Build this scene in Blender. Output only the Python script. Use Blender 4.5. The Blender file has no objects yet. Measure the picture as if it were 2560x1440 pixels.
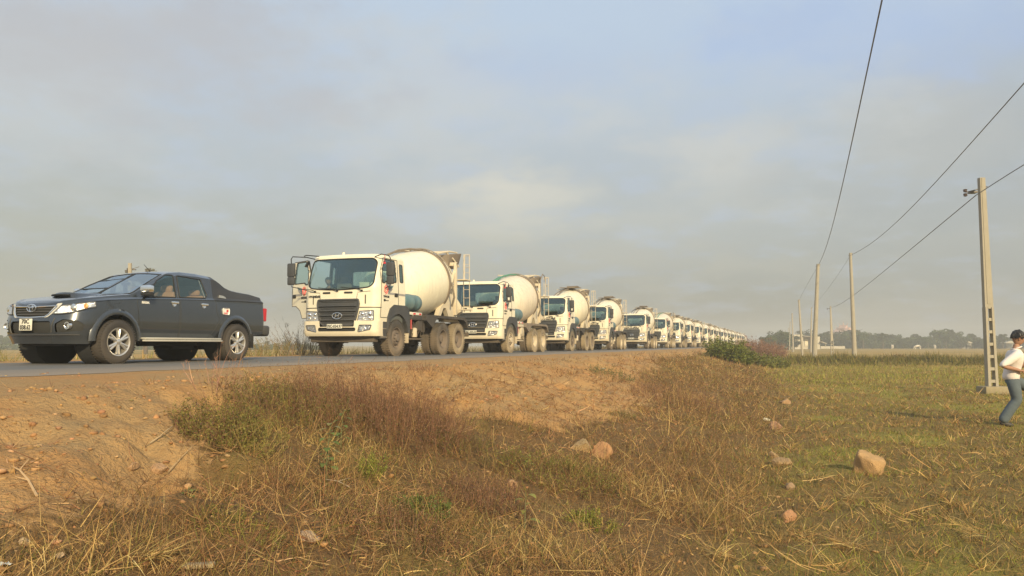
import bpy, bmesh, math, random
import numpy as np
from mathutils import Vector, Matrix

random.seed(7); rng = np.random.default_rng(11)
scn = bpy.context.scene
COL = scn.collection
R_ = math.radians
# ------------------------------------------------------------------ camera
YAW, PITCH, FPX = R_(19.4), math.atan(142/1920.), 1920.0
cam_d = bpy.data.cameras.new("camera"); cam = bpy.data.objects.new("camera", cam_d); COL.objects.link(cam)
cam_d.sensor_width = 36.0; cam_d.lens = 36.0*FPX/2560.0; cam_d.clip_start = 0.05; cam_d.clip_end = 4000
cam.location = (0, 0, 1.45); cam.rotation_euler = (R_(90)+PITCH, 0, YAW)
scn.camera = cam
cC = np.array([0, 0, 1.45]); cF0 = np.array([-math.sin(YAW), math.cos(YAW), 0.]); cR = np.array([math.cos(YAW), math.sin(YAW), 0.])
cF = cF0*math.cos(PITCH)+np.array([0, 0, 1.])*math.sin(PITCH); cU = np.cross(cR, cF)
def px_at(px, py, depth):            # a world point: photo pixel and its distance
    return cC+(cF+cR*(px-1280)/FPX-cU*(py-720)/FPX)*depth
# ------------------------------------------------------------------ sun, sky, exposure
SUN_EL, SUN_AZ = R_(24), math.atan2(0.62, -0.78)     # azimuth: direction towards the sun = (sin, cos)
sun_d = bpy.data.lights.new("sun", 'SUN'); sun = bpy.data.objects.new("sun", sun_d); COL.objects.link(sun)
sun_d.energy = 4.1; sun_d.angle = R_(1.2); sun_d.color = (1.0, 0.81, 0.49)
sd = Vector((math.sin(SUN_AZ)*math.cos(SUN_EL), math.cos(SUN_AZ)*math.cos(SUN_EL), math.sin(SUN_EL)))
sun.rotation_euler = sd.to_track_quat('Z', 'Y').to_euler()
scn.view_settings.view_transform = 'Standard'; scn.view_settings.look = 'None'
scn.view_settings.exposure = 0.38; scn.view_settings.gamma = 1.0
scn.cycles.use_denoising = True
scn.cycles.max_bounces = 6; scn.cycles.transparent_max_bounces = 16; scn.cycles.volume_bounces = 0
scn.cycles.diffuse_bounces = 3; scn.cycles.glossy_bounces = 3; scn.cycles.transmission_bounces = 4
scn.cycles.sample_clamp_indirect = 4.0

class NT:                            # tiny node-graph helper
    def __init__(s, nt): s.nt = nt; nt.nodes.clear()
    def n(s, t, **kw):
        nd = s.nt.nodes.new(t)
        for k, v in kw.items():
            if k in nd.inputs.keys() if hasattr(nd.inputs, 'keys') else False: pass
            setattr(nd, k, v)
        return nd
    def l(s, a, b): s.nt.links.new(a, b)
    def val(s, sock, v):
        if hasattr(v, 'is_output') or isinstance(v, bpy.types.NodeSocket): s.l(v, sock)
        else: sock.default_value = v
    def math(s, op, a, b=0.0, clamp=False):
        nd = s.n('ShaderNodeMath', operation=op, use_clamp=clamp); s.val(nd.inputs[0], a); s.val(nd.inputs[1], b); return nd.outputs[0]
    def mix(s, fac, a, b, mode='MIX'):
        nd = s.n('ShaderNodeMix', data_type='RGBA', blend_type=mode); s.val(nd.inputs[0], fac)
        for i, v in ((6, a), (7, b)):
            if isinstance(v, (tuple, list)): v = tuple(v)+(1,) if len(v) == 3 else tuple(v)
            s.val(nd.inputs[i], v)
        return nd.outputs[2]
    def noise(s, vec, scale, detail=3, rough=.55, out=0):
        nd = s.n('ShaderNodeTexNoise'); nd.inputs['Scale'].default_value = scale; nd.inputs['Detail'].default_value = detail
        nd.inputs['Roughness'].default_value = rough
        if vec is not None: s.l(vec, nd.inputs['Vector'])
        return nd.outputs[out]
    def ramp(s, v, lo, hi):
        nd = s.n('ShaderNodeMapRange'); nd.interpolation_type = 'SMOOTHSTEP'; s.val(nd.inputs[0], v)
        nd.inputs[1].default_value = lo; nd.inputs[2].default_value = hi; return nd.outputs[0]

world = bpy.data.worlds.new("World"); scn.world = world; world.use_nodes = True
w = NT(world.node_tree)
sky = w.n('ShaderNodeTexSky'); sky.sky_type = 'NISHITA'; sky.sun_disc = False
sky.sun_elevation = SUN_EL; sky.sun_rotation = SUN_AZ; sky.dust_density = 3.0; sky.air_density = 1.2
SKYK = 0.10
tc = w.n('ShaderNodeTexCoord'); sep = w.n('ShaderNodeSeparateXYZ'); w.l(tc.outputs['Generated'], sep.inputs[0])
z = w.math('MAXIMUM', sep.outputs[2], 0.0)
zz = w.math('ADD', z, 0.22)
cmb = w.n('ShaderNodeCombineXYZ'); w.l(w.math('DIVIDE', sep.outputs[0], zz), cmb.inputs[0]); w.l(w.math('DIVIDE', sep.outputs[1], zz), cmb.inputs[1])
cn = w.noise(cmb.outputs[0], 1.5, 8, .58); cn2 = w.noise(cmb.outputs[0], 3.6, 9, .6)
def K(c): return tuple(x/SKYK for x in c)
grad = w.mix(w.ramp(z, 0.0, 0.17), K((.222, .230, .204)), K((.378, .398, .392)))
grad = w.mix(w.ramp(z, 0.13, 0.42), grad, K((.43, .52, .63)))
# the sky to the left of the road is milkier and warmer, low sky to the right is duller
cloud = w.mix(w.ramp(z, 0.02, 0.3), K((.35, .345, .295)), K((.51, .52, .50)))
grad = w.mix(w.math('MULTIPLY', w.ramp(cn, .44, .62), 0.60), grad, cloud)
grad = w.mix(w.math('MULTIPLY', w.ramp(cn2, .48, .68), 0.34), grad, K((.40, .475, .61)))
def patch(px, py, rx, ry, col, amt, g):      # a soft bright cloud in a fixed direction of the sky
    d = px_at(px, py, 1.0)-cC; d /= np.linalg.norm(d)
    side = np.cross(d, [0, 0, 1]); side /= np.linalg.norm(side); up = np.cross(side, d)
    v1 = w.n('ShaderNodeVectorMath', operation='DOT_PRODUCT'); w.l(tc.outputs['Generated'], v1.inputs[0]); v1.inputs[1].default_value = tuple(side/(rx/FPX))
    v2 = w.n('ShaderNodeVectorMath', operation='DOT_PRODUCT'); w.l(tc.outputs['Generated'], v2.inputs[0]); v2.inputs[1].default_value = tuple(up/(ry/FPX))
    v3 = w.n('ShaderNodeVectorMath', operation='DOT_PRODUCT'); w.l(tc.outputs['Generated'], v3.inputs[0]); v3.inputs[1].default_value = tuple(d)
    r2 = w.math('ADD', w.math('POWER', v1.outputs[1], 2), w.math('POWER', v2.outputs[1], 2))
    r2 = w.math('ADD', w.math('SQRT', r2), w.math('MULTIPLY', w.math('SUBTRACT', cn2, .5), 3.0))
    m = w.math('MULTIPLY', w.math('MULTIPLY', w.ramp(r2, 1.25, 0.0), amt), w.math('GREATER_THAN', v3.outputs[1], .5))
    return w.mix(m, g, K(col))
grad = patch(1285, 505, 230, 100, (.58, .55, .46), .62, grad)
grad = patch(1230, 455, 110, 55, (.62, .58, .48), .45, grad)
grad = patch(1810, 360, 200, 100, (.56, .54, .48), .55, grad)
grad = patch(2320, 330, 210, 130, (.54, .53, .48), .6, grad)
grad = patch(1500, 640, 330, 60, (.42, .40, .34), .4, grad)
grad = patch(250, 90, 700, 210, (.42, .41, .41), .75, grad)
grad = patch(250, 640, 800, 150, (.335, .34, .285), .65, grad)
grad = patch(1350, 180, 330, 70, (.38, .46, .61), .45, grad)
grad = patch(2560, 480, 480, 480, (.30, .32, .325), .5, grad)
grad = patch(2200, 60, 480, 150, (.36, .46, .65), .75, grad)
skyc = w.mix(0.86, sky.outputs[0], grad)
bg = w.n('ShaderNodeBackground'); w.l(skyc, bg.inputs[0]); bg.inputs[1].default_value = SKYK
wo = w.n('ShaderNodeOutputWorld'); w.l(bg.outputs[0], wo.inputs[0])

# ------------------------------------------------------------------ materials
def mat(name, col, rough=.6, metal=0., var=.12, scale=6., bump=0., bscale=40., dust=0., dz=(0., 1.6), spec=.5, dcol=(.36, .27, .17), coat=0., streak=0.):
    m = bpy.data.materials.new(name); m.use_nodes = True; t = NT(m.node_tree)
    tcn = t.n('ShaderNodeTexCoord'); ob = tcn.outputs['Object']
    nz = t.noise(ob, scale, 4)
    c = t.mix(nz, tuple(max(0, x*(1-var)) for x in col), tuple(min(1, x*(1+var)) for x in col))
    b = t.n('ShaderNodeBsdfPrincipled'); b.inputs['Roughness'].default_value = rough; b.inputs['Metallic'].default_value = metal
    b.inputs['Specular IOR Level'].default_value = spec; b.inputs['Coat Weight'].default_value = coat
    if dust > 0:
        s = t.n('ShaderNodeSeparateXYZ'); t.l(ob, s.inputs[0])
        hgt = t.ramp(s.outputs[2], dz[1], dz[0])
        nd = t.ramp(t.noise(ob, 2.2, 6, .65), .35, .72)
        f = t.math('MULTIPLY', t.math('ADD', t.math('MULTIPLY', hgt, .7), t.math('MULTIPLY', nd, .45)), dust, True)
        c = t.mix(f, c, dcol)
        t.l(t.math('ADD', t.math('MULTIPLY', f, .5), rough, True), b.inputs['Roughness'])
    if streak > 0:
        mp_ = t.n('ShaderNodeMapping'); mp_.inputs['Scale'].default_value = (7, 7, .9); t.l(ob, mp_.inputs[0])
        c = t.mix(t.math('MULTIPLY', t.ramp(t.noise(mp_.outputs[0], 1.3, 5, .65), .50, .70), streak), c, (.42, .35, .26))
        c = t.mix(t.math('MULTIPLY', t.ramp(t.noise(ob, 9., 6, .7), .60, .74), streak), c, (.30, .26, .21))
    t.l(c, b.inputs['Base Color'])
    if bump > 0:
        bp = t.n('ShaderNodeBump'); bp.inputs['Strength'].default_value = bump; bp.inputs['Distance'].default_value = .02
        t.l(t.noise(ob, bscale, 5, .6), bp.inputs['Height']); t.l(bp.outputs[0], b.inputs['Normal'])
    o = t.n('ShaderNodeOutputMaterial'); t.l(b.outputs[0], o.inputs[0]); return m

def glass(name, tint, refl=.09, rough=.03, rc=(.72, .92, .86)):
    m = bpy.data.materials.new(name); m.use_nodes = True; t = NT(m.node_tree)
    tr = t.n('ShaderNodeBsdfTransparent'); tr.inputs[0].default_value = tuple(tint)+(1,)
    gl = t.n('ShaderNodeBsdfGlossy'); gl.inputs['Roughness'].default_value = rough; gl.inputs[0].default_value = tuple(rc)+(1,)
    lw = t.n('ShaderNodeLayerWeight'); lw.inputs[0].default_value = .35
    mx = t.n('ShaderNodeMixShader'); t.l(t.math('ADD', t.math('MULTIPLY', lw.outputs['Facing'], .45), refl, True), mx.inputs[0])
    t.l(tr.outputs[0], mx.inputs[1]); t.l(gl.outputs[0], mx.inputs[2])
    o = t.n('ShaderNodeOutputMaterial'); t.l(mx.outputs[0], o.inputs[0]); return m

def vcol_mat(name, transl=.25, rough=.8, var=.25, scale=12., spec=.2):
    m = bpy.data.materials.new(name); m.use_nodes = True; t = NT(m.node_tree)
    a = t.n('ShaderNodeVertexColor'); a.layer_name = 'Col'
    tcn = t.n('ShaderNodeTexCoord'); nz = t.noise(tcn.outputs['Object'], scale, 2)
    c = t.mix(1.0, a.outputs[0], t.mix(nz, (1-var,)*3, (1+var,)*3), 'MULTIPLY')
    b = t.n('ShaderNodeBsdfPrincipled'); t.l(c, b.inputs['Base Color']); b.inputs['Roughness'].default_value = rough
    b.inputs['Specular IOR Level'].default_value = spec
    tl = t.n('ShaderNodeBsdfTranslucent'); t.l(c, tl.inputs[0])
    mx = t.n('ShaderNodeMixShader'); mx.inputs[0].default_value = transl; t.l(b.outputs[0], mx.inputs[1]); t.l(tl.outputs[0], mx.inputs[2])
    o = t.n('ShaderNodeOutputMaterial'); t.l(mx.outputs[0], o.inputs[0]); return m

# ------------------------------------------------------------------ objects
def link(o, parent=None):
    COL.objects.link(o)
    if parent is not None: o.parent = parent
    return o
def tag(o, label=None, cat=None, group=None, kind=None):
    if label: o['label'] = label
    if cat: o['category'] = cat
    if group: o['group'] = group
    if kind: o['kind'] = kind
    return o
def thing(name, label, cat, loc=(0, 0, 0), rz=0., group=None):
    o = bpy.data.objects.new(name, None); link(o); o.location = tuple(float(v) for v in loc); o.rotation_euler = (0, 0, rz); o.empty_display_size = .3
    return tag(o, label, cat, group)
KIDS = {}
def copy_tree(o, parent=None):
    c = o.copy(); COL.objects.link(c); c.parent = parent
    for ch in KIDS.get(o.name, []):
        copy_tree(ch, c)
    return c
SPLIT = {'mirror_arm', 'lettering', 'gasket', 'quarter_window', 'door_lining', 'seat', 'step_tread', 'wheel_well', 'fog_recess', 'reflector', 'ribbon', 'grille_corner', 'wiper', 'front_pedestal', 'eye', 'eyebrow', 'tank_fitting', 'stripe', 'door_handle', 'drum_guard', 'rear_pedestal', 'windbreak', 'head_restraint', 'bumper_trim', 'panel_gap', 'mirror', 'mirror_foot', 'side_step', 'equipment_box', 'weld_seam'}
class MB:                            # collects shapes, then becomes ONE mesh object
    def __init__(s): s.v = []; s.f = []; s.n = 0
    def add(s, verts, faces):
        verts = [tuple(map(float, p)) for p in verts]; s.v += verts
        s.f += [tuple(int(i)+s.n for i in f) for f in faces]; s.n += len(verts); return s
    def bm(s, bm, M=None):
        if M is not None: bmesh.ops.transform(bm, matrix=M, verts=bm.verts)
        bm.verts.index_update(); s.add([v.co for v in bm.verts], [[v.index for v in f.verts] for f in bm.faces]); bm.free(); return s
    def box(s, c, size, bev=0., rot=None, taper=None):
        bm = bmesh.new(); bmesh.ops.create_cube(bm, size=1)
        for v in bm.verts:
            if taper and v.co.z > 0: v.co.x *= taper[0]; v.co.y *= taper[1]
            v.co = Vector((v.co.x*size[0], v.co.y*size[1], v.co.z*size[2]))
        if bev > 0: bmesh.ops.bevel(bm, geom=bm.edges[:]+bm.verts[:], offset=bev, segments=2, affect='EDGES', profile=.5)
        M = Matrix.Translation(Vector(c))
        if rot is not None: M = M @ (rot if isinstance(rot, Matrix) else Matrix.Rotation(rot[1], 4, rot[0]))
        return s.bm(bm, M)
    def tube(s, pts, r, n=8, closed=False, caps=True, flat=1.0):
        closed = closed and getattr(pts, 'closed', True)
        pts = [Vector(tuple(map(float, p))) for p in pts]; m = len(pts); rr = r if isinstance(r, (list, tuple)) else [r]*m
        vs = []; up = Vector((0, 0, 1)); fr = None
        for i, p in enumerate(pts):
            a = pts[(i-1) % m] if (closed or i > 0) else p; b = pts[(i+1) % m] if (closed or i < m-1) else p
            t = (b-a).normalized()
            if fr is None:
                fr = t.cross(up)
                if fr.length < .1: fr = t.cross(Vector((1, 0, 0)))
            fr = (fr-t*fr.dot(t)); fr = fr.normalized() if fr.length > 1e-6 else t.orthogonal().normalized()
            g = t.cross(fr)
            for k in range(n):
                an = 2*math.pi*k/n; vs.append(p+fr*math.cos(an)*rr[i]+g*math.sin(an)*rr[i]*flat)
        fs = []
        for i in range(m if closed else m-1):
            j = (i+1) % m
            for k in range(n): fs.append((i*n+k, i*n+(k+1) % n, j*n+(k+1) % n, j*n+k))
        if caps and not closed: fs += [tuple(range(n-1, -1, -1)), tuple((m-1)*n+k for k in range(n))]
        return s.add(vs, fs)
    def cyl(s, a, b, r, n=16, r2=None): return s.tube([a, b], [r, r if r2 is None else r2], n)
    def lathe(s, prof, c, axis='x', n=32, M=None, cap=False):   # prof: (along, radius)
        vs = []; fs = []; m = len(prof)
        for k in range(n):
            an = 2*math.pi*k/n; ca, sa = math.cos(an), math.sin(an)
            for (t, r) in prof:
                p = {'x': (t, r*ca, r*sa), 'y': (r*sa, t, r*ca), 'z': (r*ca, r*sa, t)}[axis]
                p = Vector(p)
                if M is not None: p = M @ p
                vs.append(p+Vector(c))
        for k in range(n):
            j = (k+1) % n
            for i in range(m-1): fs.append((k*m+i, k*m+i+1, j*m+i+1, j*m+i))
        if cap: fs += [tuple(k*m for k in range(n)), tuple(k*m+m-1 for k in range(n-1, -1, -1))]
        return s.add(vs, fs)
    def prism(s, poly, a, b, plane='yz', bev=0.):      # extrude a 2D polygon between two values of the third axis
        def P(u, v, t): return {'yz': (t, u, v), 'xz': (u, t, v), 'xy': (u, v, t)}[plane]
        bm = bmesh.new(); lo = [bm.verts.new(P(u, v, a)) for u, v in poly]; hi = [bm.verts.new(P(u, v, b)) for u, v in poly]
        m = len(poly); bm.faces.new(lo[::-1]); bm.faces.new(hi)
        for i in range(m): bm.faces.new((lo[i], lo[(i+1) % m], hi[(i+1) % m], hi[i]))
        bmesh.ops.recalc_face_normals(bm, faces=bm.faces)
        if bev > 0: bmesh.ops.bevel(bm, geom=bm.edges[:], offset=bev, segments=2, affect='EDGES')
        return s.bm(bm)
    def text(s, txt, h, o, xd, yd, ext=.004, align='CENTER', bold=0.0, wscale=1.0):
        cu = bpy.data.curves.new('t', 'FONT'); cu.body = txt; cu.size = h*1.42; cu.extrude = ext; cu.align_x = align; cu.resolution_u = 2; cu.offset = bold
        ob = bpy.data.objects.new('t', cu); COL.objects.link(ob); bpy.context.view_layer.update()
        me = bpy.data.meshes.new_from_object(ob.evaluated_get(bpy.context.evaluated_depsgraph_get()))
        o = Vector(o); xd = Vector(xd).normalized(); yd = Vector(yd).normalized(); nd = xd.cross(yd)
        s.add([o+xd*v.co.x*wscale+yd*v.co.y+nd*v.co.z for v in me.vertices], [list(p.vertices) for p in me.polygons])
        bpy.data.objects.remove(ob); bpy.data.meshes.remove(me); bpy.data.curves.remove(cu); return s
    def mirror_x(s):
        n = s.n; v = [(-a, b, c) for a, b, c in s.v]; s.v += v; s.f += [tuple(i+n for i in f[::-1]) for f in s.f]; s.n *= 2; return s
    def xf(s, M):
        s.v = [tuple(M @ Vector(p)) for p in s.v]; return s
    def pieces(s):                   # separate pieces whose boxes do not touch
        par = list(range(s.n))
        def fd(a):
            while par[a] != a: par[a] = par[par[a]]; a = par[a]
            return a
        for f in s.f:
            for i in f[1:]: par[fd(i)] = fd(f[0])
        comp = {}
        for i in range(s.n): comp.setdefault(fd(i), []).append(i)
        gs = []
        for ids in comp.values():
            P = np.array([s.v[i] for i in ids]); lo, hi = P.min(0)-.004, P.max(0)+.004; g = [set(ids), lo, hi]; rest = []
            ch = True
            while ch:
                ch = False
                for h in gs:
                    if (g[1] <= h[2]).all() and (h[1] <= g[2]).all(): g = [g[0] | h[0], np.minimum(g[1], h[1]), np.maximum(g[2], h[2])]; gs.remove(h); ch = True; break
            gs.append(g)
        out = []
        for ids, _, _ in gs:
            o = MB(); ix = {i: k for k, i in enumerate(sorted(ids))}; o.v = [s.v[i] for i in sorted(ids)]; o.n = len(o.v); o.f = [tuple(ix[i] for i in f) for f in s.f if f[0] in ix]; out.append(o)
        return out
    def build(s, name, m, parent=None, smooth=38., label=None):
        if name in SPLIT:
            ps = s.pieces()
            if len(ps) > 1: return [p.build1(name, m, parent, smooth, label) for p in ps][0]
        return s.build1(name, m, parent, smooth, label)
    def build1(s, name, m, parent=None, smooth=38., label=None):
        me = bpy.data.meshes.new(name); me.from_pydata(s.v, [], s.f); me.materials.append(m)
        bm = bmesh.new(); bm.from_mesh(me); bmesh.ops.recalc_face_normals(bm, faces=bm.faces); bm.to_mesh(me); bm.free()
        if smooth: me.shade_smooth(); me.set_sharp_from_angle(angle=R_(smooth))
        o = link(bpy.data.objects.new(name, me), parent)
        if parent is not None: KIDS.setdefault(parent.name, []).append(o)
        if label: o['label'] = label
        return o
def raw_mesh(name, V, Q=None, T=None, m=None, col=None, parent=None, smooth=False):   # numpy arrays to one object
    V = np.asarray(V, np.float32); Q = np.zeros((0, 4), np.int32) if Q is None else np.asarray(Q, np.int32); T = np.zeros((0, 3), np.int32) if T is None else np.asarray(T, np.int32)
    me = bpy.data.meshes.new(name); me.vertices.add(len(V)); me.vertices.foreach_set('co', V.ravel())
    nl = Q.size+T.size; me.loops.add(nl); me.loops.foreach_set('vertex_index', np.concatenate([Q.ravel(), T.ravel()]).astype(np.int32))
    me.polygons.add(len(Q)+len(T))
    me.polygons.foreach_set('loop_start', np.concatenate([np.arange(len(Q))*4, len(Q)*4+np.arange(len(T))*3]).astype(np.int32))
    if smooth: me.polygons.foreach_set('use_smooth', np.ones(len(Q)+len(T), bool))
    me.update(calc_edges=True)
    if col is not None:
        a = me.color_attributes.new('Col', 'FLOAT_COLOR', 'POINT'); c4 = np.ones((len(V), 4), np.float32); c4[:, :3] = col; a.data.foreach_set('color', c4.ravel())
    if m: me.materials.append(m)
    o = link(bpy.data.objects.new(name, me), parent)
    if parent is not None: KIDS.setdefault(parent.name, []).append(o)
    return o
# ------------------------------------------------------------------ curved sheets cut along outlines
def rbox(u, v, cu, cv, hu, hv, r):
    a = np.abs(u-cu)-(hu-r); b = np.abs(v-cv)-(hv-r)
    return np.hypot(np.maximum(a, 0), np.maximum(b, 0))+np.minimum(np.maximum(a, b), 0)-r
def poly_sdf(u, v, poly, r=0.):
    d = np.full(u.shape, 1e9); s = np.ones(u.shape); n = len(poly)
    for i in range(n):
        x1, y1 = poly[i]; x0, y0 = poly[i-1]; ex, ey = x0-x1, y0-y1; wx, wy = u-x1, v-y1
        t = np.clip((wx*ex+wy*ey)/(ex*ex+ey*ey), 0, 1); d = np.minimum(d, (wx-ex*t)**2+(wy-ey*t)**2)
        c1 = v >= y1; c2 = v < y0; c3 = ex*wy > ey*wx
        flip = (c1 & c2 & c3) | (~c1 & ~c2 & ~c3); s = np.where(flip, -s, s)
    return s*np.sqrt(d)-r
def sheet(P, U, V, regions, closed=False):
    U = np.asarray(U, float); V = np.asarray(V, float); nu, nv = len(U), len(V)
    uu, vv = np.meshgrid(U, V, indexing='ij'); du = np.gradient(U)[:, None]*np.ones_like(uu); dv = np.gradient(V)[None, :]*np.ones_like(uu)
    I = np.arange(nu*nv).reshape(nu, nv)
    if closed: A = I; B = np.roll(I, -1, 0); ucf = (uu+du*.5)[:, :-1]
    else: A = I[:-1]; B = I[1:]; ucf = ((uu[:-1]+uu[1:])*.5)[:, :-1]
    F = np.stack([A[:, :-1], B[:, :-1], B[:, 1:], A[:, 1:]], -1).reshape(-1, 4)
    vcf = ((vv[:, :-1]+vv[:, 1:])*.5)[:ucf.shape[0]]
    fc = P(ucf.ravel(), vcf.ravel()); cls = np.full(len(F), -1)
    for k in range(len(regions)-1, -1, -1): cls[regions[k](fc) < 0] = k
    u = uu.ravel().copy(); v = vv.ravel().copy(); du = du.ravel(); dv = dv.ravel(); u0 = u.copy(); v0 = v.copy()
    for k, rg in enumerate(regions):
        has = np.zeros(nu*nv, bool); non = np.zeros(nu*nv, bool); has[F[cls == k].ravel()] = True; non[F[cls != k].ravel()] = True
        b = np.where(has & non)[0]
        if len(b) == 0: continue
        for it in range(4):
            f0 = rg(P(u[b], v[b])); fu = rg(P(u[b]+du[b]*.2, v[b]))-f0; fv = rg(P(u[b], v[b]+dv[b]*.2))-f0
            gu, gv = fu/.2, fv/.2; g2 = gu*gu+gv*gv+1e-12
            su = np.clip(-f0*gu/g2, -.5, .5); sv = np.clip(-f0*gv/g2, -.5, .5)
            u[b] = np.clip(u[b]+su*du[b], u0[b]-.7*abs(du[b]), u0[b]+.7*abs(du[b])); v[b] = np.clip(v[b]+sv*dv[b], v0[b]-.7*abs(dv[b]), v0[b]+.7*abs(dv[b]))
    pts = P(u, v); out = {}
    for k in range(-1, len(regions)):
        f = F[cls == k]
        if len(f) == 0: continue
        ids, inv = np.unique(f.ravel(), return_inverse=True); out[k] = (pts[ids], inv.reshape(-1, 4))
    return out
class LP(list): closed = True
def boundary_loops(V, F):
    from collections import defaultdict
    cnt = defaultdict(int)
    for f in F:
        for i in range(4):
            a, b = int(f[i]), int(f[(i+1) % 4]); cnt[(min(a, b), max(a, b))] += 1
    adj = defaultdict(list)
    for (a, b), c in cnt.items():
        if c == 1: adj[a].append(b); adj[b].append(a)
    seen = set(); loops = []
    for s in list(adj):
        if s in seen: continue
        lp = [s]; seen.add(s); cur = s
        while True:
            nx = [q for q in adj[cur] if q not in seen]
            if not nx: break
            cur = nx[0]; seen.add(cur); lp.append(cur)
        if len(lp) > 6: q = LP([V[i] for i in lp]); q.closed = s in adj[cur]; loops.append(q)
    return loops
# ================================================================== TERRAIN
def lat(ix, iy, seed):
    n = (ix.astype(np.int64)*374761393+iy.astype(np.int64)*668265263+seed*1274126177) & 0xffffffff
    n = ((n ^ (n >> 13))*1274126177) & 0xffffffff
    return ((n ^ (n >> 16)) & 0xffff)/65535.
def vn(x, y, seed=0):
    xi = np.floor(x); yi = np.floor(y); fx = x-xi; fy = y-yi; fx = fx*fx*(3-2*fx); fy = fy*fy*(3-2*fy)
    xi = xi.astype(np.int64); yi = yi.astype(np.int64)
    return (lat(xi, yi, seed)*(1-fx)+lat(xi+1, yi, seed)*fx)*(1-fy)+(lat(xi, yi+1, seed)*(1-fx)+lat(xi+1, yi+1, seed)*fx)*fy
def fbm(x, y, seed=0, o=4):
    s = 0; a = .5; t = 0
    for i in range(o): s = s+a*vn(x*2**i+i*7.3, y*2**i-i*3.1, seed+i); t += a; a *= .5
    return s/t
def sstep(a, b, x): t = np.clip((x-a)/(b-a), 0, 1); return t*t*(3-2*t)
ROAD_Z = 1.112
def dike(X, Y):          # earth bank across the fields, square to the view
    dz = cF0[0]*X+cF0[1]*Y; return np.exp(-((dz-54.5)/2.3)**2)*sstep(0.3, 2.0, X+1.2)
def hgt(X, Y):
    X = np.asarray(X, float); Y = np.asarray(Y, float); d = -X
    wob = (fbm(X*.35, Y*.35, 3)-.5)*.5*sstep(-1, 2, d)*(1-sstep(5, 6.5, d))
    t = np.clip((d+wob-.3)/4.7, 0, 1); up = 1.08*(.25*(t-.08*np.sin(2*np.pi*t))+.75*t**1.4)
    dn = sstep(15., 20., d)
    base = np.where(d < 10, up, 1.08*(1-dn)); flat = sstep(6.2, 7.2, d)*(1-sstep(14., 15., d))
    base = base+.026*sstep(5.0, 7.4, d)*(1-dn)
    rough = (fbm(X*1.6, Y*1.6, 5)-.5)*.10+(fbm(X*5, Y*5, 8)-.5)*.085+(fbm(X*13, Y*13, 9, 3)-.5)*.045
    sh = sstep(4.4, 5.6, d)*(1-sstep(14, 16, d))
    rough = rough*(1-.72*sh)+(fbm(X*3.1+2, Y*3.1, 15, 4)-.5)*.20*sstep(2.0, 2.8, d)*(1-sstep(4.6, 5.3, d))*sstep(6.0, 8.0, Y)*(1-sstep(30, 60, Y))
    berm = .05*np.exp(-((d-4.9-wob)/.5)**2)*fbm(X*.8, Y*.8, 12)
    # hollow dug in the crest at the far left, erosion cuts on the crest
    hol = -.10*np.exp(-(((X+4.4)/.30)**2+((Y-3.45)/.22)**2))-.13*np.exp(-(((X+3.55)/.2)**2+((Y-3.9)/.35)**2))
    cuts = -.16*sstep(.56, .72, fbm(X*.9+3, Y*1.3, 21))*np.exp(-((d-4.1)/.9)**2)
    return base+rough*(1-flat)+berm*(1-flat)+hol+cuts+.42*dike(X, Y)*(.8+.4*vn(X*.5, Y*.5, 4))
def h1(x, y): return float(hgt(np.array([x]), np.array([y]))[0])
def ground_px(px, py):   # point of the ground seen at a photo pixel
    v = cF+cR*(px-1280)/FPX-cU*(py-720)/FPX; s = np.geomspace(1.2, 500, 1500); p = cC+v*s[:, None]
    g = hgt(p[:, 0], p[:, 1]); k = np.argmax(p[:, 2] < g)
    if not (p[:, 2] < g).any(): return None
    a, b = s[k-1], s[k]
    for _ in range(12):
        m = (a+b)/2; q = cC+v*m
        if q[2] < h1(q[0], q[1]): b = m
        else: a = m
    q = cC+v*b; q[2] = h1(q[0], q[1]); return q
def veg_amount(X, Y):    # how thickly the ground is overgrown (0 bare dirt .. 1)
    d = -X; n = (fbm(X*.7, Y*.7, 31)-.5)*1.6
    edge = np.interp(Y, [0, 2.6, 3.3, 4.2, 5.2, 6.5, 7.6, 9, 12, 16, 21, 30, 60], [3.35, 3.2, 3.15, 3.7, 4.45, 4.9, 4.3, 2.7, 2.3, 2.6, 3.7, 4.3, 4.7])
    v = 1-sstep(-.35, .35, d+n*.45-edge)
    v = np.where(d > 14.6, sstep(14.6, 15.6, d), v)
    return v
def green_amount(X, Y):
    d = -X; g = sstep(.47, .62, fbm(X*.45+9, Y*.30, 41)); g = np.maximum(g, .30)*sstep(1.0, -1.0, d)
    g = np.maximum(g, .45*sstep(14, 20, Y)*sstep(.5, -1.5, d))
    g = np.maximum(g, .28*sstep(.52, .66, fbm(X*.9+1, Y*.9, 43))*sstep(5, 3.5, d))
    return np.where(d > 15, .45+.2*vn(X*.1, Y*.02, 5), g)
def axis(parts):
    a = [parts[0][0]]
    for (s, e, st) in parts:
        k = max(1, int(round((e-s)/st))); a += list(np.linspace(s, e, k+1)[1:])
    return np.array(a)
gx = axis([(-1000, -300, 50), (-300, -80, 12), (-80, -24, 3), (-24, -15, .5), (-15, -13.6, .2), (-13.6, -8, .5), (-8, -5.6, .1), (-5.6, 1.5, .05), (1.5, 4, .09), (4, 12, .22), (12, 40, 1.2), (40, 120, 6), (120, 400, 25), (400, 1000, 60)])
gy = axis([(-30, -2, 2), (-2, 1.5, .25), (1.5, 9, .05), (9, 14, .09), (14, 24, .2), (24, 60, .45), (60, 100, 1.2), (100, 200, 6), (200, 500, 20), (500, 1000, 60)])
GX, GY = np.meshgrid(gx, gy, indexing='ij'); GZ = hgt(GX, GY)
nx_, ny_ = GX.shape; I = np.arange(nx_*ny_).reshape(nx_, ny_)
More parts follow.
